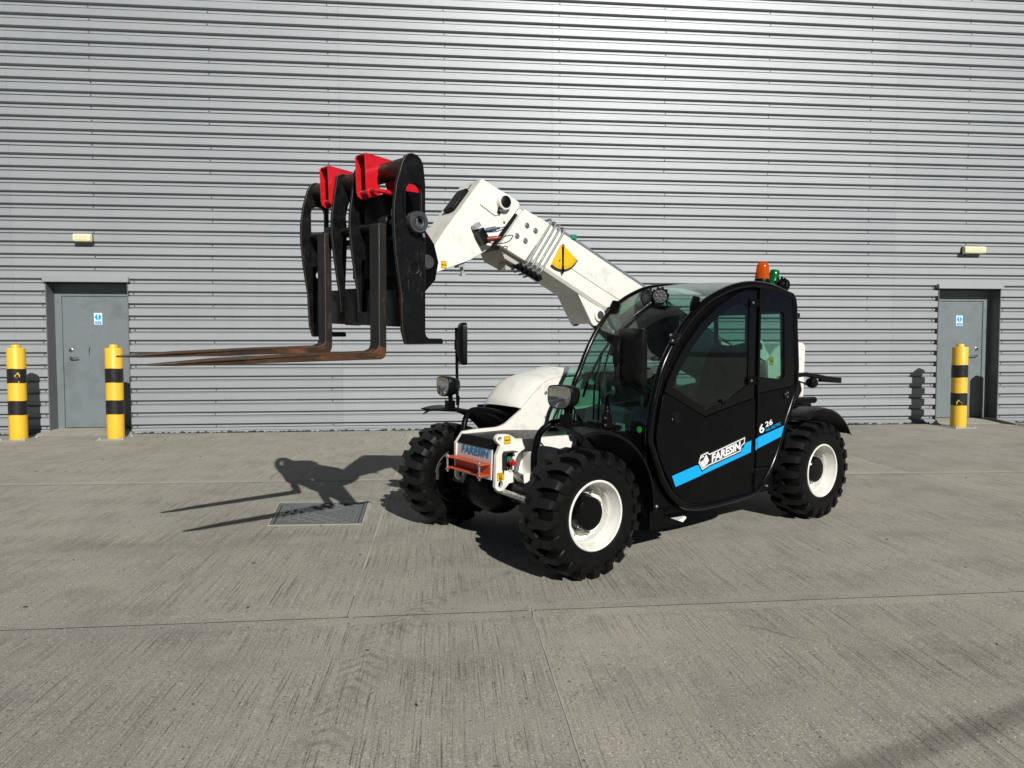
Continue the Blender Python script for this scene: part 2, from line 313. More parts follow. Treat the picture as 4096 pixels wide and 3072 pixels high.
def circ(cx, cy, r, n=20, sx=1, sy=1, a0=0): return [(cx+r*sx*math.cos(a0+2*math.pi*i/n), cy+r*sy*math.sin(a0+2*math.pi*i/n)) for i in range(n)]
def rrect(x0, x1, y0, y1, r, n=5):
    o = []
    for cx, cy, a in ((x1-r, y1-r, 0), (x0+r, y1-r, 90), (x0+r, y0+r, 180), (x1-r, y0+r, 270)):
        for i in range(n+1): t = rad(a+90*i/n); o.append((cx+r*math.cos(t), cy+r*math.sin(t)))
    return o
def smooth(pts, n=3, closed=False):
    # Catmull-Rom through the points
    k = len(pts); out = []; D = len(pts[0])
    rng = range(k if closed else k-1)
    for i in rng:
        p0 = pts[(i-1) % k] if closed or i > 0 else pts[i]; p1 = pts[i]; p2 = pts[(i+1) % k]
        p3 = pts[(i+2) % k] if closed or i < k-2 else pts[(i+1) % k]
        for j in range(n):
            t = j/n; out.append(tuple(0.5*((2*p1[d])+(-p0[d]+p2[d])*t+(2*p0[d]-5*p1[d]+4*p2[d]-p3[d])*t*t+(-p0[d]+3*p1[d]-3*p2[d]+p3[d])*t**3) for d in range(D)))
    if not closed: out.append(tuple(pts[-1]))
    return out
def inset(pts, d):
    k = len(pts); A = sum(pts[i][0]*pts[(i+1) % k][1]-pts[(i+1) % k][0]*pts[i][1] for i in range(k)); sg = 1 if A > 0 else -1; o = []
    for i in range(k):
        a = Vector(pts[(i-1) % k]); b = Vector(pts[i]); c = Vector(pts[(i+1) % k])
        e1 = (b-a).normalized(); e2 = (c-b).normalized(); n1 = Vector((-e1.y, e1.x))*sg; n2 = Vector((-e2.y, e2.x))*sg
        n = (n1+n2); n = n.normalized() if n.length > 1e-6 else n1
        o.append(tuple(b+n*(d/max(0.5, n.dot(n1)))))
    return o
def text_geo(txt, width, height, shear=0.0, bold=0.0, depth=0.001):
    """flat letters filling width x height, centred, lying in the local XY plane, +Z out"""
    cu = bpy.data.curves.new('t', 'FONT'); cu.body = txt; cu.shear = shear; cu.offset = bold; cu.extrude = 0.001; cu.resolution_u = 3
    o = bpy.data.objects.new('t', cu); COL.objects.link(o); dg = bpy.context.evaluated_depsgraph_get()
    me = bpy.data.meshes.new_from_object(o.evaluated_get(dg)); vs = [v.co.copy() for v in me.vertices]; fs = [list(p.vertices) for p in me.polygons]
    bpy.data.objects.remove(o); bpy.data.curves.remove(cu); bpy.data.meshes.remove(me)
    x0 = min(v.x for v in vs); x1 = max(v.x for v in vs); y0 = min(v.y for v in vs); y1 = max(v.y for v in vs)
    for v in vs:
        v.x = ((v.x-x0)/(x1-x0)-0.5)*width; v.y = ((v.y-y0)/(y1-y0)-0.5)*height; v.z = depth if v.z > 0 else 0.0
    return vs, fs
def place(vs, c, ux, uy):
    c = Vector(c); ux = Vector(ux).normalized(); uy = Vector(uy); uy = (uy-ux*uy.dot(ux)).normalized(); uz = ux.cross(uy)
    return [c+ux*v.x+uy*v.y+uz*v.z for v in vs]
def tag(o, label=None, cat=None, group=None, kind=None):
    if label: o['label'] = label
    if cat: o['category'] = cat
    if group: o['group'] = group
    if kind: o['kind'] = kind
    return o
def empty(name, loc=(0, 0, 0), parent=None):
    o = bpy.data.objects.new(name, None); COL.objects.link(o); o.location = loc; o.empty_display_size = 0.2
    if parent: o.parent = parent
    return o
def inst(src, name, parent, loc, rot=(0, 0, 0)):
    o = bpy.data.objects.new(name, src.data); COL.objects.link(o); o.parent = parent; o.location = loc; o.rotation_euler = rot
    for m in src.modifiers:
        b = o.modifiers.new(m.name, 'BEVEL'); b.width = m.width; b.segments = m.segments; b.limit_method = 'ANGLE'; b.angle_limit = m.angle_limit
    return o
def gz(y): return SLOPE*y

# ================================================================== ground
g = G(); g.add([(-90, 0.6, gz(0.6)-0.10), (90, 0.6, gz(0.6)-0.10), (90, -120, gz(-120)-0.10), (-90, -120, gz(-120)-0.10)], [(0, 1, 2, 3)])
yard = g.build('concrete_yard', CRACK); tag(yard, kind='structure')
j1 = lambda x: -4.440-0.0324*x
GAP = 0.0022
def slab(poly):
    q = inset(poly, GAP); g = G(); n = len(q)
    g.add([(x, y, gz(y)) for x, y in q]+[(x, y, gz(y)-0.09) for x, y in q], [tuple(range(n))]+[(i, (i+1) % n, (i+1) % n+n, i+n) for i in range(n)])
    return g.build('slab', CONC, yard)
xs = [-60, -18.5, -12.5, -6.5, -0.535, 5.36, 11.4, 17.4, 60]
MH = [(-1.535, -5.425), (-0.700, -5.475), (-0.672, -6.275), (-1.440, -6.245)]   # opening round the manhole
for a, b in zip(xs[:-1], xs[1:]):
    ye = -0.265
    slab([(a, j1(a)), (b, j1(b)), (b, ye), (a, ye)])
    if a < -1 < b:
        # the bay with the manhole: four pieces of paving round the cover frame are one slab mesh
        q = inset([(a, -8.248), (b, -8.248), (b, j1(b)), (a, j1(a))], GAP); hole = MH
        tris = tessellate_polygon([[Vector((*p, 0)) for p in q], [Vector((*p, 0)) for p in hole]]); fl = q+hole
        g = G(); g.add([(x, y, gz(y)) for x, y in fl], [tuple(t) for t in tris])
        for lp, o in ((q, 0), (hole, len(q))):
            g.add([(x, y, gz(y)) for x, y in lp]+[(x, y, gz(y)-0.09) for x, y in lp], [(i, (i+1) % 4, (i+1) % 4+4, i+4) for i in range(4)])
        g.build('slab', CONC, yard)
    else: slab([(a, -8.248), (b, -8.248), (b, j1(b)), (a, j1(a))])
xr = [-60, -17, -11.2, -5.4, 0.488, 6.3, 12.2, 18, 60]
for a, b in zip(xr[:-1], xr[1:]): slab([(a, -14.2), (b, -14.2), (b, -8.248), (a, -8.248)])
for a, b in zip(xr[:-1], xr[1:]): slab([(a, -80), (b, -80), (b, -14.2), (a, -14.2)])
def strip(name, mat, a, b, w, dz):
    (x0, y0), (x1, y1) = a, b; d = Vector((x1-x0, y1-y0)); n = Vector((-d.y, d.x)).normalized()*w/2; g = G(); rows = []
    k = max(2, int(d.length/0.12)); random.seed(int(abs(x0*31+y0*17)*10))
    L = []; Rr = []
    for i in range(k+1):
        p = Vector((x0, y0))+d*(i/k); ww = 0.55+0.6*random.random()
        L.append((p.x+n.x*ww, p.y+n.y*ww, gz(p.y+n.y*ww)+dz)); Rr.append((p.x-n.x*ww, p.y-n.y*ww, gz(p.y-n.y*ww)+dz))
    g.sheet([Rr, L], 0.012); return g.build(name, mat, yard)
strip('joint_sealant', SEAL, (-0.535, -0.30), (-0.535, -4.35), 0.011, 0.003)
strip('joint_sealant', SEAL, (-0.535, -4.52), (-0.535, -7.9), 0.011, 0.003)
strip('joint_sealant', SEAL, (0.488, -8.32), (0.488, -13.9), 0.007, 0.003)
strip('joint_sealant', SEAL2, (-6.3, j1(-6.3)+0.012), (-0.6, j1(-0.6)+0.012), 0.008, 0.002)
strip('joint_sealant', SEAL2, (-0.45, j1(-0.45)+0.012), (11.2, j1(11.2)+0.012), 0.006, 0.002)
for a_, b_ in ((-12, -0.52), (-0.50, 0.47), (0.50, 12)): strip('joint_gap', CRACK, (a_, -8.248), (b_, -8.248), 0.0042, 0.0015)
strip('joint_gap', CRACK, (-12, j1(-12)-0.07), (12, j1(12)-0.07), 0.005, 0.0015)
# threshold ramps under the two doors
for (a, b) in ((-6.39, -5.16), (9.09, 10.29)):
    g = G(); g.add([(a-0.18, -0.33, gz(-0.33)+0.004), (b+0.18, -0.33, gz(-0.33)+0.004), (b, 0.40, 0.055), (a, 0.40, 0.055), (a, -0.02, 0.045), (b, -0.02, 0.045), (a-0.18, -0.33, -0.1), (b+0.18, -0.33, -0.1), (b, 0.4, -0.1), (a, 0.4, -0.1)],
                   [(0, 1, 5, 4), (4, 5, 2, 3), (0, 4, 3, 9, 6), (1, 7, 8, 2, 5), (0, 6, 7, 1)]); g.build('threshold', CONC, yard)
# gravel strip at the foot of the wall
g = G(); g.add([(-40, -0.262, -0.05), (40, -0.262, -0.05), (40, 0.25, -0.045), (-40, 0.25, -0.045)], [(0, 1, 2, 3)]); tag(g.build('gravel_bed', SOIL), kind='structure')
bm = bmesh.new(); bmesh.ops.create_icosphere(bm, subdivisions=1, radius=1); iv = [v.co.copy() for v in bm.verts]; ifc = [[v.index for v in f.verts] for f in bm.faces]; bm.free()
def rocks(n, x0, x1, y0, y1, z, s0, s1):
    g = G()
    for _ in range(n):
        s = random.uniform(s0, s1); c = Vector((random.uniform(x0, x1), random.uniform(y0, y1), z+random.uniform(-0.01, 0.02)))
        R = Matrix.Rotation(random.uniform(0, 6.3), 3, 'Z') @ Matrix.Rotation(random.uniform(-.5, .5), 3, 'X'); sc = (random.uniform(.7, 1.3), random.uniform(.6, 1), random.uniform(.5, .8))
        g.add([c+R @ Vector((v.x*s*sc[0]*random.uniform(.8, 1.15), v.y*s*sc[1], v.z*s*sc[2]*random.uniform(.8, 1.1))) for v in iv], ifc)
    return g
random.seed(3)
g = G()
for a, b in ((-12, -6.6), (-4.98, 8.95), (10.45, 16)):
    k = rocks(int((b-a)*95), a, b, -0.25, 0.06, -0.03, 0.018, 0.042); g.add(k.v, k.f)
tag(g.build('gravel', STONE, ang=20), kind='stuff')
g = rocks(26, -11, 13, -0.27, -0.12, -0.005, 0.016, 0.034)
tag(g.build('pale_pebbles', MORTAR, ang=20), kind='stuff')
# small dark leaf scraps and grit lying on the concrete
g = G(); random.seed(12)
for _ in range(48):
    x = random.uniform(-5, 6); y = random.uniform(-10.8, -2.0); s = random.uniform(0.003, 0.009)*(1.0 if y < -6 else 1.5)
    a = random.uniform(0, 6.28); ca, sa = math.cos(a), math.sin(a)
    pts = [(1.5, 0), (.4, .6), (-1.3, .4), (-1.5, -.2), (0, -.7)]
    t_ = [(x+(px*ca-py*sa)*s, y+(px*sa+py*ca)*s) for px, py in pts]
    g.add([(px, py, gz(py)+0.004+0.3*s) for px, py in t_]+[(px, py, gz(py)+0.001) for px, py in t_], [(0, 1, 2, 3, 4)]+[(i, (i+1) % 5, (i+1) % 5+5, i+5) for i in range(5)])
tag(g.build('leaf_scraps', M('dry_leaf', (0.05, 0.035, 0.022), 0.8)), kind='stuff')

# ================================================================== manhole
mh = empty('manhole_cover', (-1.09, -5.85, gz(-5.85)))
tag(mh, 'square grey cast iron manhole cover split into two triangles in the concrete', 'manhole cover')
def mz(y): return gz(y)-mh.location.z
def ml(p): return (p[0]-mh.location.x, p[1]-mh.location.y)
Q = [ml(p) for p in MH]
def fl_plate(poly, zt, zb, holes=()):
    loops = [poly]+list(holes); fl = [p for l in loops for p in l]; n = len(fl)
    tri = tessellate_polygon([[Vector((*p, 0)) for p in l] for l in loops])
    g = G(); vs = [(x, y, SLOPE*y+zt) for x, y in fl]+[(x, y, SLOPE*y+zb) for x, y in fl]; fs = [tuple(t) for t in tri]+[tuple(i+n for i in reversed(t)) for t in tri]; o = 0
    for l in loops:
        k = len(l); fs += [(o+i, o+(i+1) % k, o+(i+1) % k+n, o+i+n) for i in range(k)]; o += k
    g.add(vs, fs); return g
rough = []
for i in range(4):
    a, b = Vector(Q[i]), Vector(Q[(i+1) % 4])
    for k in range(8):
        p = a.lerp(b, k/8); p = p+p.normalized()*(random.uniform(0.006, 0.045) if i in (0, 1) else random.uniform(0.002, 0.014)); rough.append((p.x, p.y))
fl_plate(rough, 0.0045, -0.05, [inset(Q, 0.008)]).build('mortar_surround', MORTAR, mh)
Qf = inset(Q, 0.014)
fl_plate(Qf, 0.004, -0.06, [inset(Q, 0.036)]).build('frame', IRON, mh, bevel=0.002)
Qi = inset(Q, 0.042)
for tri in ((Qi[0], Qi[1], Qi[2]), (Qi[0], Qi[2], Qi[3])):
    T_ = inset(list(tri), 0.003); pl_ = fl_plate(T_, -0.002, -0.05).build('cover_plate', IRON, mh)
    # raised tread bars laid out in a basket pattern
    cen = (sum(p[0] for p in T_)/3, sum(p[1] for p in T_)/3); g = G()
    def inside(x, y, m=0.022):
        for i in range(3):
            a, b = Vector(T_[i]), Vector(T_[(i+1) % 3]); e = (b-a).normalized(); c_ = e.x*(y-a.y)-e.y*(x-a.x); c0_ = e.x*(cen[1]-a.y)-e.y*(cen[0]-a.x)
            if c_*(1 if c0_ > 0 else -1) < m: return False
        return True
    for r_ in range(14):
        for k in range(7):
            x = -0.42+k*0.125+(0.0625 if r_ % 2 else 0); y = -0.40+r_*0.058
            # in the right and left wedges the bars turn by a quarter
            quarter = abs(x) > abs(y)*1.05+0.03
            w, h = (0.022, 0.060) if quarter else (0.078, 0.013)
            if inside(x, y) and inside(x-w*.5, y, .012) and inside(x+w*.5, y, .012): g.box(x-w/2, x+w/2, y-h/2, y+h/2, SLOPE*y-0.004, SLOPE*y+0.009)
    tag(g.build('tread_pattern', IRON, pl_, bevel=0.0015, seg=1), kind='stuff')

# ================================================================== warehouse wall
wh = empty('warehouse', (0, 0, 0)); tag(wh, 'warehouse with horizontally ribbed silver grey cladding behind the machine', 'building')
ZK = 6.92579                       # underside of one rib; ribs repeat every 0.2 m
DOORS = ((-6.4069+0.01, -5.145), (9.085, 10.297))
ROWP = [(0.0, 0.103), (0.0, 0.0), (0.050, -0.012), (0.050, -0.064), (0.070, -0.066), (0.070, -0.079), (0.0, -0.097)]
def sheet_piece(x0, x1, k_top, n):
    """cladding sheet covering n ribs, from rib k_top downwards (k grows downwards)"""
    prof = []
    for k in range(k_top, k_top+n):
        z0 = ZK-0.2*k
        if k == k_top: prof.append((0.0, z0+0.103))
        prof += [(y, z0+dz) for y, dz in ROWP[1:]]
    g = G(); g.sheet([[(x0, y, z) for y, z in prof], [(x1, y, z) for y, z in prof]], 0.0)
    g.build('cladding_sheet', CLAD, wh, ang=20)
XJ = [-26, -10.9, -6.9+0.0, -1.7, 1.895, 8.2, 14.5, 26]
for r_ in range(14):
    kt = 30-5*r_
    for a, b in zip(XJ[:-1], XJ[1:]):
        ks = list(range(kt, kt+5))
        if kt < -36: continue
        door = next((d for d in DOORS if a < d[0] and d[1] < b), None)
        below = 23                    # ribs with k >= 23 lie below the lintel
        if door and ks[-1] >= below:
            up = [k for k in ks if k < below]; lw = [k for k in ks if k >= below]
            if up: sheet_piece(a+0.001, b-0.001, up[0], len(up))
            if lw:
                sheet_piece(a+0.001, door[0], lw[0], len(lw)); sheet_piece(door[1], b-0.001, lw[0], len(lw))
        else: sheet_piece(a+0.001, b-0.001, kt, 5)
# bottom flashing
for a, b in ((-26, DOORS[0][0]-0.004), (DOORS[0][1]+0.004, -1.615), (-1.612, 3.1), (3.103, DOORS[1][0]-0.004), (DOORS[1][1]+0.004, 26)):
    G().plate([(0.040, -0.03), (0.040, 0.05), (0.02, 0.052), (-0.012, 0.030), (-0.012, 0.013), (-0.004, 0.013), (-0.004, -0.03)], 'x', a, b).build('base_flashing', CLAD, wh)
# dark liner behind the sheets, closing the building
g = G()
for (x0, x1, z0, z1) in ((-26, DOORS[0][0]-0.02, -0.3, 16.6), (DOORS[0][1]+0.02, DOORS[1][0]-0.02, -0.3, 16.6), (DOORS[1][1]+0.02, 26, -0.3, 16.6)): g.box(x0, x1, 0.085, 0.12, z0, z1)
for d in DOORS: g.box(d[0]-0.02, d[1]+0.02, 0.085, 0.12, 2.50, 16.6)
g.box(-26, 26, 0.12, 14, 13.0, 13.2); g.box(-26, 26, 13.9, 14.0, -0.3, 13.0); g.box(-26, -25.9, 0.12, 13.9, -0.3, 13.0); g.box(25.9, 26, 0.12, 13.9, -0.3, 13.0)
g.build('inner_wall', REVEAL, wh)
# cladding screws in columns on the pans
g = G(); random.seed(5)
def screw(x, z, y=0.050):
    g.lathe([(0.011, 0.0), (0.011, -0.003), (0.0075, -0.003), (0.0065, -0.010), (0.0, -0.010)], (x, y, z), (0, 1, 0), 8, cap=False)
for i, x in enumerate((-9.5, -7.55, -5.652, -3.796, -1.88, 0.05, 2.03, 3.9, 5.8, 7.72, 9.62, 11.55)):
    for k in range(-34, 35):
        if k % 4 == (1 if i % 3 else 2) and random.random() < 0.7 and i != 6: continue
        z = ZK-0.2*k-0.045
        if any(d[0]-0.15 < x < d[1]+0.15 for d in DOORS) and z < 2.6: continue
        screw(x+random.uniform(-0.012, 0.012), z+random.uniform(-0.004, 0.004))
for x in (-6.483, -5.06, 9.0, 10.40):
    for k in range(22, 35): screw(x+random.uniform(-0.006, 0.006), ZK-0.2*k-0.045)
tag(g.build('cladding_screws', M('dark_screw_head', (0.045, 0.047, 0.05), 0.5, 0.4), wh), kind='stuff')
# doors
def make_door(x0, x1, hinge_right, leaf_x0, leaf_x1, lock_x, handle_dir):
    D = 0.27
    G().box(x0-0.014, x0, -0.012, D, 0.0, 2.472).build('jamb', REVEAL, wh); G().box(x1, x1+0.014, -0.012, D, 0.0, 2.472).build('jamb', REVEAL, wh)
    G().box(x0, x1, 0.03, D, 2.455, 2.470).build('head_soffit', REVEAL, wh)
    G().plate([(0.03, 2.552), (-0.052, 2.538), (-0.056, 2.462), (-0.042, 2.462), (-0.040, 2.472), (0.03, 2.472)], 'x', x0-0.035, x1+0.035).build('lintel_flashing', CLAD, wh)
    fr = G(); fr.box(x0, leaf_x0-0.004, D-0.045, D+0.06, 0.05, 2.455); fr.box(leaf_x1+0.004, x1, D-0.045, D+0.06, 0.05, 2.455); fr.box(leaf_x0-0.004, leaf_x1+0.004, D-0.045, D+0.06, 2.252, 2.455)
    fr.build('door_frame', DOORPAINT, wh, bevel=0.003)
    leaf = G().box(leaf_x0, leaf_x1, D-0.030, D+0.02, 0.062, 2.247).build('door', DOORPAINT, wh, bevel=0.003)
    y = D-0.030
    h = G(); h.lathe([(0.026, 0), (0.026, -0.008), (0.0, -0.008)], (lock_x, y, 1.222), (0, 1, 0), 20, False)
    h.tube([(lock_x, y, 1.222), (lock_x, y-0.045, 1.222), (lock_x+0.02*handle_dir, y-0.055, 1.222), (lock_x+0.125*handle_dir, y-0.055, 1.226), (lock_x+0.135*handle_dir, y-0.045, 1.226)], 0.0095, 10)
    h.build('handle', STAINLESS, leaf)
    h = G(); h.lathe([(0.033, 0), (0.033, -0.007), (0.028, -0.010), (0.0, -0.010)], (lock_x, y, 1.355), (0, 1, 0), 22, False); h.build('lock_escutcheon', STAINLESS, leaf)
    h = G(); h.lathe([(0.0145, -0.010), (0.0145, -0.013), (0, -0.013)], (lock_x, y, 1.355), (0, 1, 0), 16, False); h.build('lock_barrel', M('dark_brass', (0.10, 0.09, 0.07), 0.4, 0.8), leaf)
    return leaf
dl = make_door(DOORS[0][0], DOORS[0][1], True, -6.285, -5.165, -6.165, 1)
dr = make_door(DOORS[1][0], DOORS[1][1], False, 9.150, 10.155, 10.05, -1)
# dirty scuff on the left door
G().plate([(-5.885, 1.36), (-5.872, 1.40), (-5.86, 1.42), (-5.865, 1.37), (-5.875, 1.31), (-5.878, 1.24), (-5.884, 1.30)], 'y', 0.2385, 0.2398).build('scuff_mark', FILM_K, dl)
def sign(x, z, label):
    s = empty('safety_sign', (x, 0.2398, z)); tag(s, label, 'sign', 'safety signs on the grey doors')
    G().plate(rrect(-0.064, 0.064, -0.096, 0.096, 0.006), 'y', -0.003, 0).build('plate', FILM_W, s)
    G().plate(circ(0, 0.028, 0.051, 28), 'y', -0.0045, -0.003).build('blue_disc', BLUE, s)
    e = G(); e.plate([(-0.011, 0.066), (0.011, 0.066), (0.006, 0.014), (-0.006, 0.014)], 'y', -0.006, -0.0045); e.plate(circ(0, -0.001, 0.0095, 14), 'y', -0.006, -0.0045); e.build('exclamation_mark', FILM_W, s)
    G().plate(rrect(-0.052, 0.052, -0.087, -0.040, 0.003), 'y', -0.0045, -0.003).build('blue_panel', BLUE, s)
    t = G()
    for tx, zz in (('Fire exit', -0.054), ('Keep clear', -0.074)):
        vs, fs = text_geo(tx, 0.070, 0.013, 0, 0.01); t.add(place(vs, (0, -0.0048, zz), (1, 0, 0), (0, 0, 1)), fs)
    t.build('lettering', FILM_W, s); return s
sign(-5.722, 1.878, 'blue and white safety sign on the wide left door behind the forks')
sign(9.690, 1.885, 'blue and white safety sign on the narrow right door behind the single bollard')
def light(x, z, w, h, label):
    s = empty('bulkhead_light', (x, 0, z)); tag(s, label, 'wall light', 'emergency lights above the doors')
    G().plate(rrect(-w/2, w/2, -h/2, h/2, 0.02), 'y', -0.035, 0.02).build('base', BLKPLASTIC, s)
    g = G(); rows = []
    for y, i in ((-0.035, 0.0), (-0.075, 0.004), (-0.10, 0.012), (-0.108, 0.03)): rows.append([(p[0], y, p[1]) for p in rrect(-w/2+i, w/2-i, -h/2+i, h/2-i, 0.02)])
    n = len(rows[0]); vs = [p for r in rows for p in r]; fs = [(j*n+i, j*n+(i+1) % n, (j+1)*n+(i+1) % n, (j+1)*n+i) for j in range(3) for i in range(n)]+[tuple(3*n+i for i in range(n))]
    g.add(vs, fs); 
    for k in range(7): g.box(-w/2+0.04, w/2-0.04, -0.112, -0.106, -h/2+0.035+k*(h-0.07)/6-0.002, -h/2+0.035+k*(h-0.07)/6+0.002)
    g.build('diffuser', LAMPCREAM, s); return s
light(-5.79, 3.17, 0.285, 0.135, 'short cream bulkhead light on the ribbed wall above the left door')
light(9.71, 3.165, 0.43, 0.135, 'long cream bulkhead light on the ribbed wall above the right door')

# ================================================================== bollards
def bollard(x, y, label, chips=()):
    z0 = gz(y); b = empty('bollard', (x, y, z0)); tag(b, label, 'bollard', 'yellow and black bollards guarding the doors')
    R = 0.123
    g = G(); g.lathe([(R, 0.012), (R, 1.385), (R-0.006, 1.397), (0.062, 1.402), (0.060, 1.440), (0.054, 1.450), (0, 1.452)], n=40, cap=False); g.build('post', YELLOW, b, ang=30)
    for za, zb in ((0.385, 0.600), (0.870, 1.085)):
        g = G(); k = 56; th = R+0.0025; vs = []; fs = []
        for i in range(k):
            t = 2*math.pi*i/k; wv = 0.003*math.sin(3*t)
            for zz in (za+wv, zb+wv): vs.append((th*math.cos(t), th*math.sin(t), zz))
        fs = [(2*i, 2*((i+1) % k), 2*((i+1) % k)+1, 2*i+1) for i in range(k)]
        g.add(vs, fs); g.build('band', BAND, b)
    g = G(); g.box(-0.20, 0.20, -0.20, 0.20, -0.02, 0.012); g.build('base_plate', GALV, b, bevel=0.003)
    for sx in (-1, 1):
        for sy in (-1, 1): G().lathe([(0.024, 0.012), (0.024, 0.02), (0.015, 0.022), (0.014, 0.034), (0, 0.038)], (sx*0.165, sy*0.165, 0), n=8).build('bolt', GALV, b)
    for (ang, z, pts) in chips:
        vs = []
        for (du, dz) in pts:
            t = rad(ang)+du/R; vs.append(((R+0.0035)*math.cos(t), (R+0.0035)*math.sin(t), z+dz))
        n = len(vs); g = G(); g.add(vs+[(v[0]*0.975, v[1]*0.975, v[2]) for v in vs], [tuple(range(n))]+[(i, (i+1) % n, (i+1) % n+n, i+n) for i in range(n)])
        g.build('torn_patch', YELLOW, b)
    return b
chipA = [(-0.07, 0.0), (-0.02, 0.012), (0.0, 0.03), (0.012, 0.055), (0.03, 0.05), (0.028, 0.03), (0.045, 0.018), (0.04, -0.02), (0.005, -0.025), (-0.02, -0.008)]
bollard(-6.455, -0.77, 'yellow bollard with torn upper black band left of the left door', [(-62, 0.975, chipA), (-50, 0.885, [(-.012, 0), (0, .012), (.012, 0), (0, -.012)])])
bollard(-5.03, -0.80, 'yellow and black bollard whose top the fork tips cross, right of the left door')
bollard(8.945, -0.75, 'yellow bollard with torn lower black band in front of the right door', [(-120, 0.43, [(-.05, 0.02), (-.02, 0.06), (.0, 0.03), (.025, 0.012), (.03, -.045), (-.05, -.045)])])
bollard(10.36, -0.75, 'yellow and black bollard just outside the right edge, shading the right door')


# ================================================================== telehandler
TH = empty('telehandler'); TH.matrix_world = Matrix(((-0.8629, 0.5054, 0.0, 0.4688), (-0.5053, -0.8628, -0.0170, -6.9419), (-0.0086, -0.0147, 0.99986, -0.1181), (0, 0, 0, 1)))
tag(TH, 'compact white and black telehandler with raised boom and pallet forks', 'telehandler')
WB, TR, WR = 2.608, 1.66, 0.4105
def decal(name, mat, txt, w, h, c, ux, uy, par, shear=0.0, bold=0.0, depth=0.0012):
    vs, fs = text_geo(txt, w, h, shear, bold, depth); g = G(); g.add(place(vs, c, ux, uy), fs); return g.build(name, mat, par)
XL, ZU = (-1, 0, 0), (0, 0, 1)             # reading direction of lettering on the left flank

def worn_edges(o, mat):
    o.data.materials.append(mat)
    for m in o.modifiers: m.material = len(o.data.materials)-1
WORN = M('bare_worn_edge', (0.055, 0.042, 0.03), 0.5, 0.3, dirt=(0.012, 0.011, 0.010), dirt_amt=0.95, scale=7)
CHIPPED = M('chipped_white_edge', (0.62, 0.58, 0.48), 0.5, dirt=(0.24, 0.11, 0.045), dirt_amt=0.9, scale=9)
# ---- wheels
def tyre_mesh():
    g = G(); half = [(0.214, 0.118), (0.222, 0.140), (0.236, 0.147), (0.262, 0.155), (0.300, 0.158), (0.335, 0.153), (0.352, 0.147), (0.356, 0.150), (0.362, 0.148), (0.372, 0.128), (0.381, 0.09), (0.384, 0.0)]
    prof = [(r, y) for r, y in half]+[(r, -y) for r, y in reversed(half[:-1])]
    g.lathe(prof, (0, 0, 0), (0, 1, 0), 72, cap=False)
    rows = [(0.163, -0.004, 0.024, 0.340, 0.325), (0.158, -0.003, 0.028, 0.378, 0.335), (0.144, 0.0, 0.030, 0.402, 0.355), (0.120, 0.0, 0.031, 0.4125, 0.37), (0.060, 0.004, 0.0315, 0.4155, 0.372), (0.038, 0.010, 0.0315, 0.4155, 0.372), (-0.026, 0.042, 0.030, 0.4155, 0.372), (-0.040, 0.054, 0.018, 0.4150, 0.372)]
    N = 20
    for side in (1, -1):
        for k in range(N):
            a0 = 2*math.pi*(k+(0.5 if side < 0 else 0))/N; vs = []
            for (y, sc, hw, ro, ri) in rows:
                for (s_, r_) in ((sc-hw-0.009, ri), (sc-hw, ro), (sc+hw, ro), (sc+hw+0.009, ri)):
                    a = a0+s_/0.4155; vs.append((r_*math.sin(a), side*y, r_*math.cos(a)))
            fs = [(4*i+j, 4*i+j+1, 4*i+j+5, 4*i+j+4) for i in range(len(rows)-1) for j in range(3)]+[(0, 1, 2, 3), tuple(4*(len(rows)-1)+j for j in (3, 2, 1, 0))]
            g.add(vs, fs)
    return g
def arc_text(txt, r, ymid, a_c, h, par, mat, side=1):
    g = G(); n = len(txt); step = h*0.86/r
    for i, ch in enumerate(txt):
        if ch == ' ': continue
        vs, fs = text_geo(ch, h*(0.25 if ch == 'I' else 0.62), h, 0, 0.015, 0.0015); a = a_c+(i-(n-1)/2)*step*side
        up = Vector((math.sin(a), 0, math.cos(a))); tx = Vector((math.cos(a), 0, -math.sin(a)))*side
        g.add(place(vs, up*r+Vector((0, ymid, 0)), tx, up), fs)
    return g.build('sidewall_lettering', mat, par)
rim_half = [(0.2275, 0.128), (0.2285, 0.143), (0.222, 0.149), (0.214, 0.146), (0.210, 0.132), (0.207, 0.112), (0.199, 0.098), (0.196, 0.070), (0.189, 0.060), (0.183, 0.050), (0.182, 0.006), (0.165, -0.006), (0.06, -0.008)]
rim_back = [(0.182, -0.012), (0.185, -0.06), (0.199, -0.095), (0.208, -0.115), (0.212, -0.14), (0.220, -0.147), (0.2275, -0.140), (0.226, -0.120)]
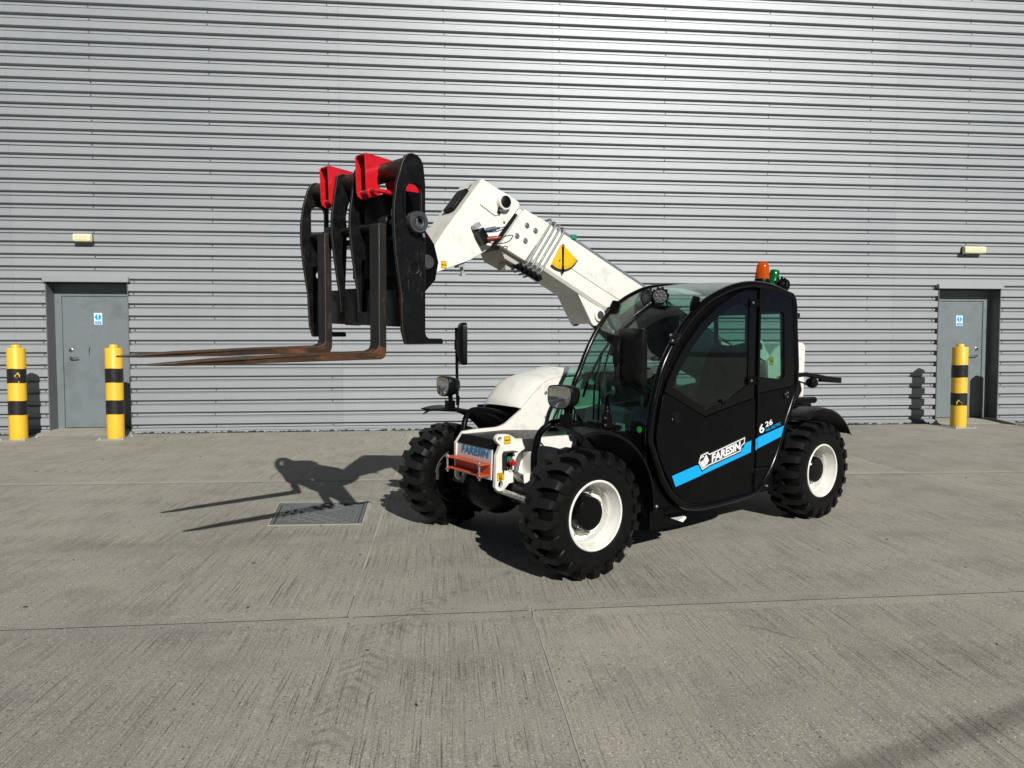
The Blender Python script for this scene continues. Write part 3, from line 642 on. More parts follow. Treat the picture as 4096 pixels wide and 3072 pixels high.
def make_wheel(loc, flip):
    g = G(); g.lathe(rim_half, (0, 0, 0), (0, 1, 0), 56, cap=False); w = g.build('wheel', WHITE, TH, loc=loc, rot=(0, 0, math.pi if flip else 0), ang=30)
    g = G(); g.lathe([(0.06, -0.014), (0.165, -0.014)]+rim_back, (0, 0, 0), (0, 1, 0), 56, cap=False); g.build('inner_rim', M('dark_inner_rim', (0.035, 0.034, 0.032), 0.6, dirt=(0.10, 0.095, 0.08)), w, ang=30)  # inner rim in dark grey, darker than the white outer rim
    ty = tyre_mesh().build('tyre', RUBBER, w, ang=28); ty.data.materials.append(TREAD)
    for p in ty.data.polygons:
        if math.hypot(p.center.x, p.center.z) > 0.4045: p.material_index = 1  # lug tops lighter: dusty wear plus caught sunlight put into the colour
    h = G(); h.lathe([(0.122, -0.02), (0.122, 0.014), (0.116, 0.020), (0.111, 0.060), (0.109, 0.082), (0.100, 0.091), (0.050, 0.093), (0.0, 0.093)], (0, 0, 0), (0, 1, 0), 40, cap=False); h.build('hub', BLKGLOSS, w, ang=25)
    rg_ = G(); rg_.lathe([(0.124, -0.005), (0.138, -0.004), (0.138, 0.004), (0.124, 0.006)], (0, 0, 0), (0, 1, 0), 40, cap=False); rg_.build('hub_flange', M('stained_flange', (0.55, 0.53, 0.46), 0.5, dirt=(0.16, 0.09, 0.05), dirt_amt=0.9, scale=10), w)
    for k in range(8):
        a = 2*math.pi*k/8+0.3; c = (0.147*math.sin(a), -0.006, 0.147*math.cos(a)); n_ = G()
        n_.lathe([(0.020, 0), (0.020, 0.008), (0.0145, 0.009), (0.0145, 0.026), (0.011, 0.029), (0.008, 0.029), (0.008, 0.040), (0.0, 0.041)], c, (0, 1, 0), 6, cap=False); n_.build('wheel_nut', CHROME, w, ang=20)
    v = G(); v.cyl((0.155, 0.0, -0.105), (0.172, 0.055, -0.118), 0.013, 10); v.lathe([(0.027, 0), (0.03, 0.01), (0.027, 0.02), (0, 0.022)], (0.150, 0.055, -0.102), (0.3, 0.9, -0.2), 12, False); v.build('valve_cover', WHITE, w)
    return w
wheels = {}
for nm, x, sd in (('fl', 0, 1), ('rl', -WB, 1), ('fr', 0, -1), ('rr', -WB, -1)):
    if not wheels: w = make_wheel((x, sd*TR/2, WR), False); wheels[nm] = w; base = w; continue
    w = inst(base, 'wheel', TH, (x, sd*TR/2, WR), (0, rad({'rl': 17, 'fr': 8, 'rr': 31}[nm]), math.pi if sd < 0 else 0)); wheels[nm] = w
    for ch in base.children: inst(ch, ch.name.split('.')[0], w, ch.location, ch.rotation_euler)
arc_text('SKID POWER HD', 0.285, -0.1585, rad(118), 0.036, wheels['fr'], RUBBER, -1)
arc_text('12-16.5', 0.285, 0.1585, rad(228), 0.030, wheels['rl'], RUBBER, 1)

# ---- axles and chassis
g = G(); g.cyl((0, -0.70, WR), (0, 0.70, WR), 0.085, 24); g.lathe([(0.09, -0.30), (0.15, -0.22), (0.17, -0.10), (0.17, 0.05), (0.15, 0.13), (0.09, 0.22)], (0.02, -0.12, WR-0.02), (0, 1, 0), 28)
g.lathe([(0.13, 0), (0.13, 0.10), (0.10, 0.14), (0.0, 0.14)], (0.02, -0.12, WR), (1, 0, -0.1), 24, False)
for sd in (-1, 1): g.lathe([(0.13, 0), (0.14, 0.03), (0.14, 0.10), (0.12, 0.12)], (0, sd*0.60, WR), (0, sd, 0), 24); g.cyl((0, sd*0.58, WR-0.15), (0, sd*0.58, WR+0.15), 0.05, 16)
g.build('front_axle', BLACK, TH, bevel=0.004)
g = G(); g.tube([(0.10, -0.58, WR), (0.12, -0.35, WR+0.02), (0.12, 0.1, WR+0.02), (0.10, 0.58, WR)], 0.022, 12); g.build('steering_ram', CHROME, TH)
g = G(); g.cyl((-WB, -0.70, WR), (-WB, 0.70, WR), 0.085, 24); g.lathe([(0.09, -0.2), (0.16, -0.1), (0.16, 0.1), (0.09, 0.2)], (-WB, 0, WR), (0, 1, 0), 24); g.build('rear_axle', BLACK, TH)
CHK = [(0.190, 0.825), (0.178, 0.842), (0.160, 0.850), (0.110, 0.848), (0.075, 0.843), (0.045, 0.828), (0.010, 0.806), (-0.123, 0.799), (-0.60, 0.79), (-0.60, 0.52), (-0.10, 0.52), (0.010, 0.545), (0.019, 0.488), (0.071, 0.486), (0.119, 0.443), (0.150, 0.438), (0.175, 0.444), (0.196, 0.468), (0.189, 0.628), (0.186, 0.70), (0.160, 0.745), (0.152, 0.771), (0.176, 0.790), (0.190, 0.808)]
ck_ = G().plate(CHK, 'y', 0.098, 0.130, [circ(0.154, 0.816, 0.0155, 14), [(x, z) for x, z in circ(0.148, 0.487, 0.019, 16, 1, 1.5)]]).build('chassis_cheek', WHITE, TH, bevel=0.003); worn_edges(ck_, CHIPPED)
SIDE = [(0.214, 0.47), (0.214, 0.735), (0.150, 0.818), (0.042, 0.826), (-0.159, 0.826), (-0.205, 0.832), (-0.260, 0.850), (-0.419, 0.955), (-0.573, 1.095), (-0.640, 1.145), (-0.706, 1.180), (-0.842, 1.204), (-2.30, 1.21), (-2.30, 0.78), (-0.674, 0.783), (-0.60, 0.781), (-0.60, 0.52), (0.02, 0.52), (0.13, 0.445), (0.19, 0.445)]
sp = G().plate(SIDE, 'y', -0.402, -0.372, [circ(0.165, 0.49, 0.02, 14, 1, 1.4)]).build('chassis_side_plate', WHITE, TH, bevel=0.003); worn_edges(sp, CHIPPED)
for (x, z) in ((-0.663, 1.081), (-0.703, 1.086), (-0.667, 0.880)): G().lathe([(0.016, 0), (0.016, 0.004), (0.011, 0.006), (0.010, 0.013), (0, 0.014)], (x, -0.372, z), (0, 1, 0), 10, False).build('bolt', CHROME, sp)
g = G(); g.plate([(0.150, 0.792), (0.150, 0.800), (-0.22, 0.800), (-0.62, 0.772), (-0.62, 0.764), (-0.22, 0.792)], 'y', -0.372, 0.098); g.build('deck_plate', BLKPLASTIC, TH, bevel=0.002)
g = G(); g.plate([(0.150, 0.800), (0.160, 0.804), (0.206, 0.742), (0.197, 0.736)], 'y', -0.371, 0.097); g.build('nose_band', BLACK, TH)
for y_ in (-0.345, 0.07): G().lathe([(0.012, 0), (0.012, 0.006), (0, 0.008)], (0.186, y_, 0.774), (0.8, 0, 0.6), 6, False).build('bolt', BLKSTEEL, TH)
np_ = G().plate([(0.190, 0.738), (0.200, 0.742), (0.205, 0.690), (0.208, 0.640), (0.212, 0.52), (0.200, 0.52)], 'y', -0.371, 0.097).build('nose_plate', ALU, TH, bevel=0.002)
decal('lettering', FILM_BLUE2, 'FARESIN', 0.366, 0.058, (0.2075, -0.115, 0.704), (0, 1, 0), (-0.06, 0, 1), np_, shear=0.08, bold=0.022)
g = G(); ob = [(0.2085, -0.385), (0.245, -0.398), (0.300, -0.385), (0.312, -0.365), (0.300, -0.33), (0.288, -0.27), (0.288, 0.0), (0.300, 0.05), (0.312, 0.085), (0.300, 0.105), (0.215, 0.097), (0.2085, 0.09)]
g.plate(ob, 'z', 0.632, 0.640); ob2 = [(0.2085, -0.375), (0.300, -0.375), (0.312, -0.35), (0.295, -0.325), (0.285, -0.20), (0.285, -0.08), (0.270, -0.06), (0.270, 0.0), (0.30, 0.02), (0.312, 0.06), (0.305, 0.098), (0.2085, 0.098)]
g.plate(ob2, 'z', 0.552, 0.560); g.box(0.2085, 0.2165, -0.384, 0.096, 0.560, 0.632)
g.build('tow_bracket', ORANGE, TH, bevel=0.0025)
for y_ in (-0.362, 0.078):
    g = G(); g.cyl((0.296, y_, 0.525), (0.296, y_, 0.659), 0.0085, 10); g.lathe([(0.017, 0), (0.017, 0.011), (0, 0.012)], (0.296, y_, 0.640), (0, 0, 1), 6, False); g.lathe([(0.017, 0), (0.017, -0.011), (0, -0.012)], (0.296, y_, 0.552), (0, 0, 1), 6, False); g.build('bracket_bolt', CHROME, TH)
# socket box on the near cheek
g = G(); g.box(0.046, 0.128, 0.1305, 0.1345, 0.588, 0.722); g.plate([(0.131, 0.592), (0.137, 0.592), (0.137, 0.705), (0.120, 0.724), (0.114, 0.722), (0.131, 0.703)], 'y', 0.13, 0.185); g.plate([(0.036, 0.718), (0.122, 0.718), (0.122, 0.724), (0.036, 0.724)], 'y', 0.13, 0.19)
sb = g.build('socket_guard', BLKPLASTIC, TH)
g = G(); g.lathe([(0.026, 0), (0.026, 0.02), (0.020, 0.022), (0.020, 0.036), (0, 0.036)], (0.085, 0.1345, 0.66), (0, 1, 0), 18, False); g.build('coupler_body', M('green_coupler', (0.01, 0.20, 0.10), 0.4), sb)
g = G(); g.lathe([(0.023, 0.012), (0.024, 0.032), (0.015, 0.036), (0.013, 0.055), (0.006, 0.058), (0, 0.058)], (0.082, 0.150, 0.652), (0, 1, -0.15), 16, False); g.tube([(0.082, 0.19, 0.66), (0.070, 0.215, 0.64), (0.085, 0.222, 0.625), (0.1, 0.205, 0.635)], 0.004, 6); g.build('coupler_cap', M('red_cap', (0.38, 0.015, 0.02), 0.4), sb)
for x_ in (0.068, 0.100): G().lathe([(0.010, 0), (0.010, 0.006), (0.006, 0.012), (0, 0.013)], (x_, 0.1345, 0.605), (0, 1, 0), 8, False).build('bolt', CHROME, sb)
G().box(0.030, 0.046, 0.130, 0.1312, 0.565, 0.583).build('cheek_slot', FILM_K, TH)
def hook_sticker(par, cx, cz, y, w, h, kind):
    s = G().plate(rrect(cx-w/2, cx+w/2, cz-h/2, cz+h/2, 0.006), 'y', y, y+0.001).build('warning_sticker', YFILM, par)
    b = G(); b.plate(rrect(cx-w/2+.002, cx+w/2-.002, cz-h/2+.002, cz+h/2-.002, 0.005), 'y', y+0.001, y+0.0014, [list(reversed(rrect(cx-w/2+.0045, cx+w/2-.0045, cz-h/2+.0045, cz+h/2-.0045, 0.004)))])
    u = min(w, h)
    if kind == 'hook':
        b.tube([(cx+0.26*u, y+0.002, cz+0.02*u), (cx+0.05*u, y+0.002, cz), (cx-0.1*u, y+0.002, cz-0.06*u), (cx-0.26*u, y+0.002, cz-0.08*u), (cx-0.3*u, y+0.002, cz+0.08*u), (cx-0.22*u, y+0.002, cz+0.16*u)], 0.045*u, 6)
        b.plate(circ(cx+0.2*u, cz, 0.13*u, 12), 'y', y+0.001, y+0.0016, [list(reversed(circ(cx+0.2*u, cz, 0.08*u, 12)))])
    else:
        b.box(cx-0.36*u, cx+0.36*u, y+0.001, y+0.002, cz+0.30*u, cz+0.36*u)
        for dx, dz, rr in ((0, -0.02, 0.2), (-0.05, 0.05, 0.12), (0.12, -0.15, 0.1)):
            b.plate(circ(cx+dx*u, cz+dz*u, rr*u, 14), 'y', y+0.001, y+0.0016, [list(reversed(circ(cx+dx*u, cz+dz*u, (rr-0.045)*u, 14)))])
        b.tube([(cx-0.22*u, y+0.002, cz+0.3*u), (cx-0.2*u, y+0.002, cz-0.1*u), (cx+0.02*u, y+0.002, cz-0.3*u), (cx+0.22*u, y+0.002, cz-0.1*u), (cx+0.2*u, y+0.002, cz+0.3*u)], 0.03*u, 6)
        b.tube([(cx-0.25*u, y+0.002, cz-0.4*u), (cx+0.25*u, y+0.002, cz-0.22*u)], 0.03*u, 6); b.tube([(cx+0.25*u, y+0.002, cz-0.4*u), (cx-0.25*u, y+0.002, cz-0.22*u)], 0.03*u, 6)
    b.build('pictogram', FILM_K, s); return s
hook_sticker(TH, 0.091, 0.803, 0.1305, 0.058, 0.058, 'hook'); hook_sticker(TH, 0.150, 0.545, 0.1305, 0.062, 0.058, 'lash')
# gusset carrying the lashing eye
g = G(); g.plate([(0.13, 0.70), (0.19, 0.715), (0.245, 0.708), (0.278, 0.685), (0.290, 0.645), (0.285, 0.60), (0.235, 0.555), (0.13, 0.555)], 'x', -0.075, -0.045, [list(reversed([(a, b) for a, b in circ(0.250, 0.645, 0.016, 14, 1, 2.0)]))])
g.build('lashing_eye', WHITE, TH, bevel=0.003)
g = G(); g.plate([(0.045, 0.545), (0.02, 0.560), (-0.09, 0.560), (-0.085, 0.46), (-0.04, 0.445), (-0.02, 0.46)], 'y', 0.131, 0.225); g.build('axle_bracket', WHITE, TH, bevel=0.004)
# chassis belly
g = G(); g.box(-3.0, -0.12, -0.371, 0.097, 0.42, 0.762); g.build('chassis_frame', BLACK, TH)
g = G(); g.box(-1.95, -0.62, -0.86, -0.405, 0.34, 0.93); g.build('battery_box', BLACK, TH, bevel=0.01)

# ---- bonnet on the right side
near = [(-0.405, 0.965), (-0.425, 0.985), (-0.575, 1.122), (-0.640, 1.165), (-0.706, 1.192), (-0.850, 1.222), (-1.05, 1.240), (-2.35, 1.235)]
far = [(-0.350, 0.975), (-0.375, 1.028), (-0.452, 1.117), (-0.523, 1.172), (-0.644, 1.219), (-0.874, 1.266), (-1.05, 1.285), (-2.35, 1.27)]
rows = []
for y_, t, dz in ((-0.372, 0.0, 0.0), (-0.42, 0.30, 0.004), (-0.50, 0.70, 0.004), (-0.62, 0.95, 0.004), (-0.76, 1.0, 0.0), (-0.82, 1.0, -0.012), (-0.858, 0.95, -0.045), (-0.87, 0.92, -0.12), (-0.87, 0.92, -0.42)):
    pts = [(a[0]*(1-t)+b[0]*t, a[1]*(1-t)+b[1]*t) for a, b in zip(near, far)]
    if dz < -0.1: pts = [(max(-2.35, x-0.10*(-dz)), min(z+dz*(0.3+0.7*min(1, i/5)), z)) for i, (x, z) in enumerate(pts)]
    else: pts = [(x, z+dz) for x, z in pts]
    rows.append([(x, y_, z) for x, z in smooth(pts, 4)])
g = G(); g.sheet(rows, 0.02); g.build('bonnet', WHITE, TH, ang=50)
g = G(); g.box(-0.52, -0.44, -0.855, -0.405, 0.60, 0.985); g.box(-2.3, -0.52, -0.862, -0.405, 0.60, 1.04); g.build('bonnet_grille', BLKPLASTIC, TH)
g = G(); g.plate([(-0.43, 0.965), (-0.30, 0.965), (-0.30, 0.945), (-0.43, 0.90)], 'y', -0.862, -0.842); g.plate([(-0.60, -0.62), (-0.47, -0.62)]and[(-0.405, 0.62), (-0.43, 0.62), (-0.43, 0.94), (-0.405, 0.94)], 'y', -0.70, -0.43); g.build('grille_bracket', BLACK, TH)

# ---- mudguards
def mudguard(name, cx, a0, a1, y0, y1, R=0.53, skew=0.0):
    rows = []
    for k in range(23):
        row = []
        for (y, dr) in ((y0, -0.012), (y0+0.01, 0.0), (y1-0.06, 0.002), (y1-0.015, -0.006), (y1, -0.026)):
            fr_ = (abs(y)-min(abs(y0), abs(y1)))/abs(y1-y0); st_a = a0+skew*(1-fr_); a = rad(st_a+(a1-st_a)*k/22); c, s_ = math.cos(a), math.sin(a)
            row.append((cx+(R+dr)*c, y, WR+(R+dr)*s_))
        rows.append(row)
    g = G(); g.sheet(rows, 0.007); return g.build(name, BLKPLASTIC, TH, ang=40)
for sd in (1, -1):
    f = mudguard('front_mudguard', 0.0, 76, 186, *((0.50, 0.985) if sd > 0 else (-0.50, -0.985)), R=0.545, skew=17)
    rows = []
    for ya in (0.50, 0.65, 0.80, 0.92, 0.985):
        xf = -0.028+0.162*(ya-0.5)/0.485; dz = -0.026 if ya > 0.98 else 0.0; zf = WR+math.sqrt(0.545**2-xf**2)+dz
        rows.append([(xf-0.004, sd*ya, zf+0.002), (xf+0.012, sd*ya, zf-0.002), (xf+0.024, sd*ya, zf-0.016)])
    g = G(); g.sheet(rows, 0.007); g.build('mudguard_lip', BLKPLASTIC, f)
    g = G(); yt = 0.515*sd; g.tube(smooth([(-0.36, yt, 0.90), (-0.20, yt, 0.945), (-0.05, yt, 0.962), (0.015, yt-0.015*sd, 0.94), (0.070, yt-0.04*sd, 0.88), (0.095, yt-0.06*sd, 0.76), (0.085, yt-0.08*sd, 0.62)], 4), 0.023, 12); g.build('mudguard_stay', BLACK, TH)
    r_ = mudguard('rear_mudguard', -WB, 62, 148, *((0.62, 0.985) if sd > 0 else (-0.985, -0.62)), R=0.535)
    g = G(); g.box(-2.95, -2.42, sd*0.66-0.035, sd*0.66+0.035, 0.955, 1.00); g.tube([(-2.40, sd*0.66, 0.995), (-2.98, sd*0.66, 0.975)], 0.030, 12); g.box(-2.72, -2.50, sd*0.70-0.06, sd*0.70+0.06, 0.946, 0.953); g.build('rear_light_bar', BLACK, TH, bevel=0.004)
# ---- headlamps
def headlamp(y, yaw_, xo):
    R_ = Matrix.Rotation(yaw_, 3, 'Z'); c = Vector((xo, y, 1.149)); g = G(); n = None; vs = []; fs = []
    secs = [(0.062, 0.0, 1.0), (0.055, 0.0, 1.04), (0.010, 0.0, 1.03), (-0.035, 0.0, 0.86), (-0.062, 0.0, 0.62), (-0.068, 0.0, 0.30)]
    loop = [(0.108, 0.015), (0.104, 0.050), (0.085, 0.070), (0.0, 0.076), (-0.085, 0.070), (-0.108, 0.050), (-0.112, 0.0), (-0.105, -0.045), (-0.075, -0.072), (-0.01, -0.080), (0.055, -0.072), (0.092, -0.040)]
    loop = smooth(loop, 3, True); n = len(loop)
    for (x, o, s_) in secs:
        for a, b in loop: vs.append(c+R_ @ Vector((x, a*s_, b*s_)))
    for j in range(len(secs)-1): fs += [(j*n+i, j*n+(i+1) % n, (j+1)*n+(i+1) % n, (j+1)*n+i) for i in range(n)]
    fs.append(tuple((len(secs)-1)*n+i for i in range(n))); g.add(vs, fs); h = g.build('headlamp', BLKPLASTIC, TH, ang=45)
    g = G(); vs = []; st = [(0.061, 0.93), (0.045, 0.80), (0.022, 0.50), (0.012, 0.2)]
    for (x, s_) in st:
        for a, b in loop: vs.append(c+R_ @ Vector((x, a*s_, b*s_)))
    fs = [(j*n+i, j*n+(i+1) % n, (j+1)*n+(i+1) % n, (j+1)*n+i) for j in range(3) for i in range(n)]+[tuple(3*n+i for i in range(n))]; g.add(vs, fs)
    for k in range(8): 
        p = [c+R_ @ Vector((xx, yy, -0.045+k*0.013)) for xx, yy in ((0.046, 0.045), (0.056, 0.085))]; g.tube(p, 0.0022, 5)
    g.build('reflector', REFLECTOR, h, ang=20)
    g = G(); lv = [c+R_ @ Vector((0.064+0.008*(1-(a/0.115)**2), a*0.95, b*0.95)) for a, b in loop]+[c+R_ @ Vector((0.076, 0, 0))]; lw = [v+R_ @ Vector((-0.004, 0, 0)) for v in lv]
    g.add(lv+lw, [(i, (i+1) % n, n) for i in range(n)]+[((i+1) % n+n+1, i+n+1, 2*n+1) for i in range(n)]+[(i, i+n+1, (i+1) % n+n+1, (i+1) % n) for i in range(n)]); g.build('lens', LENS, h, ang=60)
    g = G(); g.box(xo-0.035, xo+0.030, y-0.03, y+0.03, 0.965, 1.03); g.cyl((xo-0.01, y, 1.02), (xo-0.005, y, 1.085), 0.020, 12); g.box(xo-0.075, xo+0.035, y-0.055, y+0.055, 0.952, 0.967); g.tube([(xo-0.065, y-0.04, 1.10), (xo-0.115, y-0.04, 1.05), (xo-0.105, y-0.045, 0.95)], 0.008, 8); g.build('lamp_post', BLACK, h, bevel=0.003)
headlamp(0.668, rad(6), -0.004); headlamp(-0.70, rad(-4), 0.072)
# ---- mirrors
def mirror(c, yaw_, w, h_):
    R_ = Matrix.Rotation(yaw_, 3, 'Z'); c = Vector(c); g = G(); vs = []; secs = [(-0.034, 0.0), (-0.030, -0.004), (0.0, -0.004), (0.012, 0.004), (0.030, 0.032), (0.040, 0.060), (0.044, 0.085)]
    for (x, i_) in secs:
        for a, b in rrect(-w/2+i_, w/2-i_, -h_/2+i_*1.3, h_/2-i_*1.3, max(0.006, 0.035-i_*0.3), 4): vs.append(c+R_ @ Vector((x, a, b)))
    n = 20+4; n = len(rrect(-1, 1, -1, 1, .1, 4)); k = len(secs)
    g.add(vs, [(j*n+i, j*n+(i+1) % n, (j+1)*n+(i+1) % n, (j+1)*n+i) for j in range(k-1) for i in range(n)]+[tuple((k-1)*n+i for i in range(n)), tuple(range(n))]); m = g.build('mirror', BLKPLASTIC, TH, ang=30)
    g = G(); g.add([c+R_ @ Vector((x, a, b)) for x in (-0.037, -0.0345) for a, b in rrect(-w/2+.008, w/2-.008, -h_/2+.008, h_/2-.008, .028, 4)], [tuple(range(n)), tuple(n+i for i in range(n))]+[(i, (i+1) % n, (i+1) % n+n, i+n) for i in range(n)]); g.build('mirror_glass', MIRRORGLASS, m)
    return m, R_
m1, R1 = mirror((-0.375, 0.890, 1.405), rad(-2), 0.240, 0.376)
g = G(); g.tube(smooth([(-0.43, 0.610, 0.955), (-0.425, 0.612, 1.09), (-0.41, 0.635, 1.135), (-0.39, 0.70, 1.160), (-0.36, 0.775, 1.17), (-0.335, 0.805, 1.215), (-0.328, 0.805, 1.30), (-0.322, 0.80, 1.42), (-0.318, 0.812, 1.50), (-0.322, 0.83, 1.555)], 4), 0.0135, 12)
g.lathe([(0.026, 0), (0.028, 0.02), (0.021, 0.03), (0.025, 0.045), (0.019, 0.055), (0.022, 0.07), (0.016, 0.08)], (-0.43, 0.610, 1.0), (0, 0, 1), 16); g.box(-0.455, -0.405, 0.58, 0.64, 0.90, 1.0); g.obox((-0.329, 0.812, 1.41), (0.04, 0.05, 0.10)); g.plate(rrect(0.80, 0.885, 1.385, 1.425, 0.015), 'x', -0.338, -0.330)
g.build('mirror_arm', BLKPLASTIC, m1, bevel=0.003)
for zz in (0.925, 0.975): G().lathe([(0.009, 0), (0.009, 0.006), (0, 0.008)], (-0.405, 0.625, zz), (1, 0.2, 0), 8, False).build('bolt', CHROME, m1)
m2, R2 = mirror((-0.135, -0.85, 1.49), rad(-122+90+9), 0.20, 0.345)
g = G(); g.tube([(-0.10, -0.86, 0.97), (-0.10, -0.87, 1.45), (-0.10, -0.875, 1.625)], 0.013, 12); g.obox((-0.115, -0.87, 1.48), (0.05, 0.04, 0.08)); g.build('mirror_arm', BLACK, m2)

# ---- cab
OUT = [(-0.556, 0.828), (-0.577, 1.032), (-0.624, 1.189), (-0.671, 1.325), (-0.753, 1.461), (-0.870, 1.600), (-1.010, 1.731), (-1.154, 1.825), (-1.304, 1.891), (-1.459, 1.940), (-1.642, 1.972), (-1.833, 1.977), (-2.010, 1.959), (-2.172, 1.920), (-2.290, 1.872), (-2.323, 1.613), (-2.354, 1.146), (-2.218, 0.850), (-2.090, 0.560), (-1.938, 0.374), (-1.808, 0.296), (-1.596, 0.272), (-1.235, 0.262), (-1.046, 0.276), (-0.918, 0.317), (-0.792, 0.406), (-0.704, 0.512), (-0.640, 0.635), (-0.590, 0.745)]
YL, YR = 0.90, 0.065                      # outer faces of the cab's left and right sides
ctr = inset(OUT, 0.026)
def sm_corner(pts):                        # keep the rear top corner crisp-ish
    return smooth(pts, 3, True)
g = G(); g.tube([(x, YL-0.030, z) for x, z in sm_corner(ctr)], 0.029, 14, closed=True); cf = g.build('cab_frame', BLKGLOSS, TH, ang=60)
FARARCH = [(-0.52, 0.70), (-0.53, 0.95), (-0.557, 1.165), (-0.625, 1.298), (-0.702, 1.453), (-0.806, 1.61), (-0.915, 1.730), (-1.062, 1.842), (-1.232, 1.921), (-1.385, 1.968), (-1.62, 2.000), (-1.833, 2.000), (-2.010, 1.978), (-2.172, 1.935), (-2.290, 1.885)]
g = G(); g.tube([(x-0.012, YR+0.02, z-0.012) for x, z in smooth(FARARCH, 3)], 0.020, 12); g.tube([(-2.285, YR+0.02, 1.875), (-2.32, YR+0.02, 1.15), (-2.30, YR+0.02, 0.5)], 0.022, 10); g.tube([(-0.53, YR+0.02, 0.72), (-0.55, YR+0.02, 0.30)], 0.022, 10)
g.tube([(-2.283, YR+0.02, 1.868), (-2.283, YL-0.04, 1.856)], 0.024, 10); g.build('cab_frame_member', BLKGLOSS, TH, ang=60)
# side door: black lower panel, dark bordered glass
LOW = [(-0.734, 1.150), (-1.159, 0.954), (-1.748, 1.065)]
doorlow = [(-0.636, 0.840), (-0.668, 1.0), (-0.700, 1.135)]+LOW+[(-1.760, 1.062), (-1.772, 0.70), (-1.758, 0.318), (-1.431, 0.312), (-1.138, 0.314), (-0.953, 0.345), (-0.826, 0.447), (-0.719, 0.614), (-0.652, 0.76)]
door = G().plate(doorlow, 'y', YL-0.045, YL-0.012).build('cab_door', BLACK, TH, bevel=0.003)
glo = [(-0.738, 1.157), (-1.159, 0.962), (-1.748, 1.072), (-1.752, 1.10), (-1.765, 1.905), (-1.62, 1.900), (-1.502, 1.868), (-1.288, 1.764), (-1.103, 1.645), (-0.944, 1.490), (-0.841, 1.363), (-0.750, 1.228), (-0.722, 1.16)]
gli = [(-0.800, 1.190), (-0.84, 1.175), (-1.00, 1.095), (-1.165, 1.015), (-1.20, 1.010), (-1.40, 1.060), (-1.655, 1.165), (-1.670, 1.20), (-1.672, 1.76), (-1.62, 1.80), (-1.50, 1.79), (-1.320, 1.71), (-1.150, 1.60), (-1.000, 1.462), (-0.900, 1.335), (-0.825, 1.235)]
df = G().plate(glo, 'y', YL-0.032, YL-0.018, [list(reversed(gli))]).build('glass_border', BLKGLOSS, door)
G().plate(inset(gli, -0.01), 'y', YL-0.030, YL-0.024).build('door_glass', DOORGLASS, door)
g = G(); g.lathe([(0.048, 0), (0.048, 0.005), (0.042, 0.007), (0.040, 0.004), (0.0, 0.002)], (-0.832, YL-0.012, 0.975), (0, 1, 0), 28, False); g.plate(rrect(-0.862, -0.805, 0.945, 1.005, 0.012), 'y', YL-0.01, YL-0.002); g.build('door_lock', BLKPLASTIC, door, ang=25)
G().lathe([(0.006, 0), (0.006, 0.003), (0, 0.004)], (-0.790, YL-0.006, 0.965), (0, 1, 0), 10, False).build('lock_screw', CHROME, door)
G().lathe([(0.016, 0), (0.018, 0.012), (0.010, 0.016), (0.008, 0.030), (0, 0.032)], (-1.368, YL-0.018, 1.058), (0, 1, 0), 14, False).build('glass_knob', BLKPLASTIC, door)
# blue stripes, badge and lettering
yf = YL-0.0118
st = G(); st.plate([(-0.803, 0.559), (-0.843, 0.477), (-1.120, 0.527), (-1.125, 0.532), (-1.085, 0.580), (-1.065, 0.608)], 'y', yf, yf+0.001)
st.plate([(-1.065, 0.608), (-1.125, 0.530), (-1.716, 0.643), (-1.721, 0.735), (-1.640, 0.722), (-1.625, 0.690), (-1.20, 0.6)], 'y', yf, yf+0.001); st.build('blue_stripe', BLUE, door)
bad = [(-1.089, 0.624), (-1.110, 0.677), (-1.185, 0.694), (-1.214, 0.679), (-1.636, 0.768), (-1.633, 0.723), (-1.592, 0.700), (-1.583, 0.663), (-1.207, 0.593), (-1.132, 0.566)]
bo = G().plate(inset(bad, -0.011), 'y', yf+0.001, yf+0.0018).build('badge', FILM_K, door)
G().plate(bad, 'y', yf+0.0018, yf+0.0026, [list(reversed(inset(bad, 0.0075)))]).build('badge_outline', FILM_W, door)
# cube emblem: two gridded faces
g = G()
def quad_grid(p00, p10, p11, p01, nx, ny, gap=0.10):
    P00, P10, P11, P01 = [Vector(p) for p in (p00, p10, p11, p01)]
    def at(u, v): return (P00*(1-u)+P10*u)*(1-v)+(P01*(1-u)+P11*u)*v
    for i in range(nx):
        for j in range(ny):
            q = [at((i+a)/nx, (j+b)/ny) for a, b in ((gap/2, gap/2), (1-gap/2, gap/2), (1-gap/2, 1-gap/2), (gap/2, 1-gap/2))]; g.plate([tuple(t) for t in q], 'y', yf+0.0018, yf+0.0026)
quad_grid((-1.101, 0.626), (-1.136, 0.582), (-1.172, 0.592), (-1.140, 0.640), 4, 4); quad_grid((-1.142, 0.641), (-1.174, 0.594), (-1.207, 0.630), (-1.172, 0.681), 4, 4)
g.plate([(-1.108, 0.663), (-1.145, 0.672), (-1.150, 0.664), (-1.112, 0.655)], 'y', yf+0.0018, yf+0.0026); g.build('cube_emblem', FILM_W, door)
tx = Vector((-1, 0, 0.205)).normalized(); decal('lettering', FILM_W, 'FARESIN', 0.362, 0.062, (-1.408, yf+0.0018, 0.676), tx, (-0.02, 0, 1), door, shear=0.20, bold=0.040)
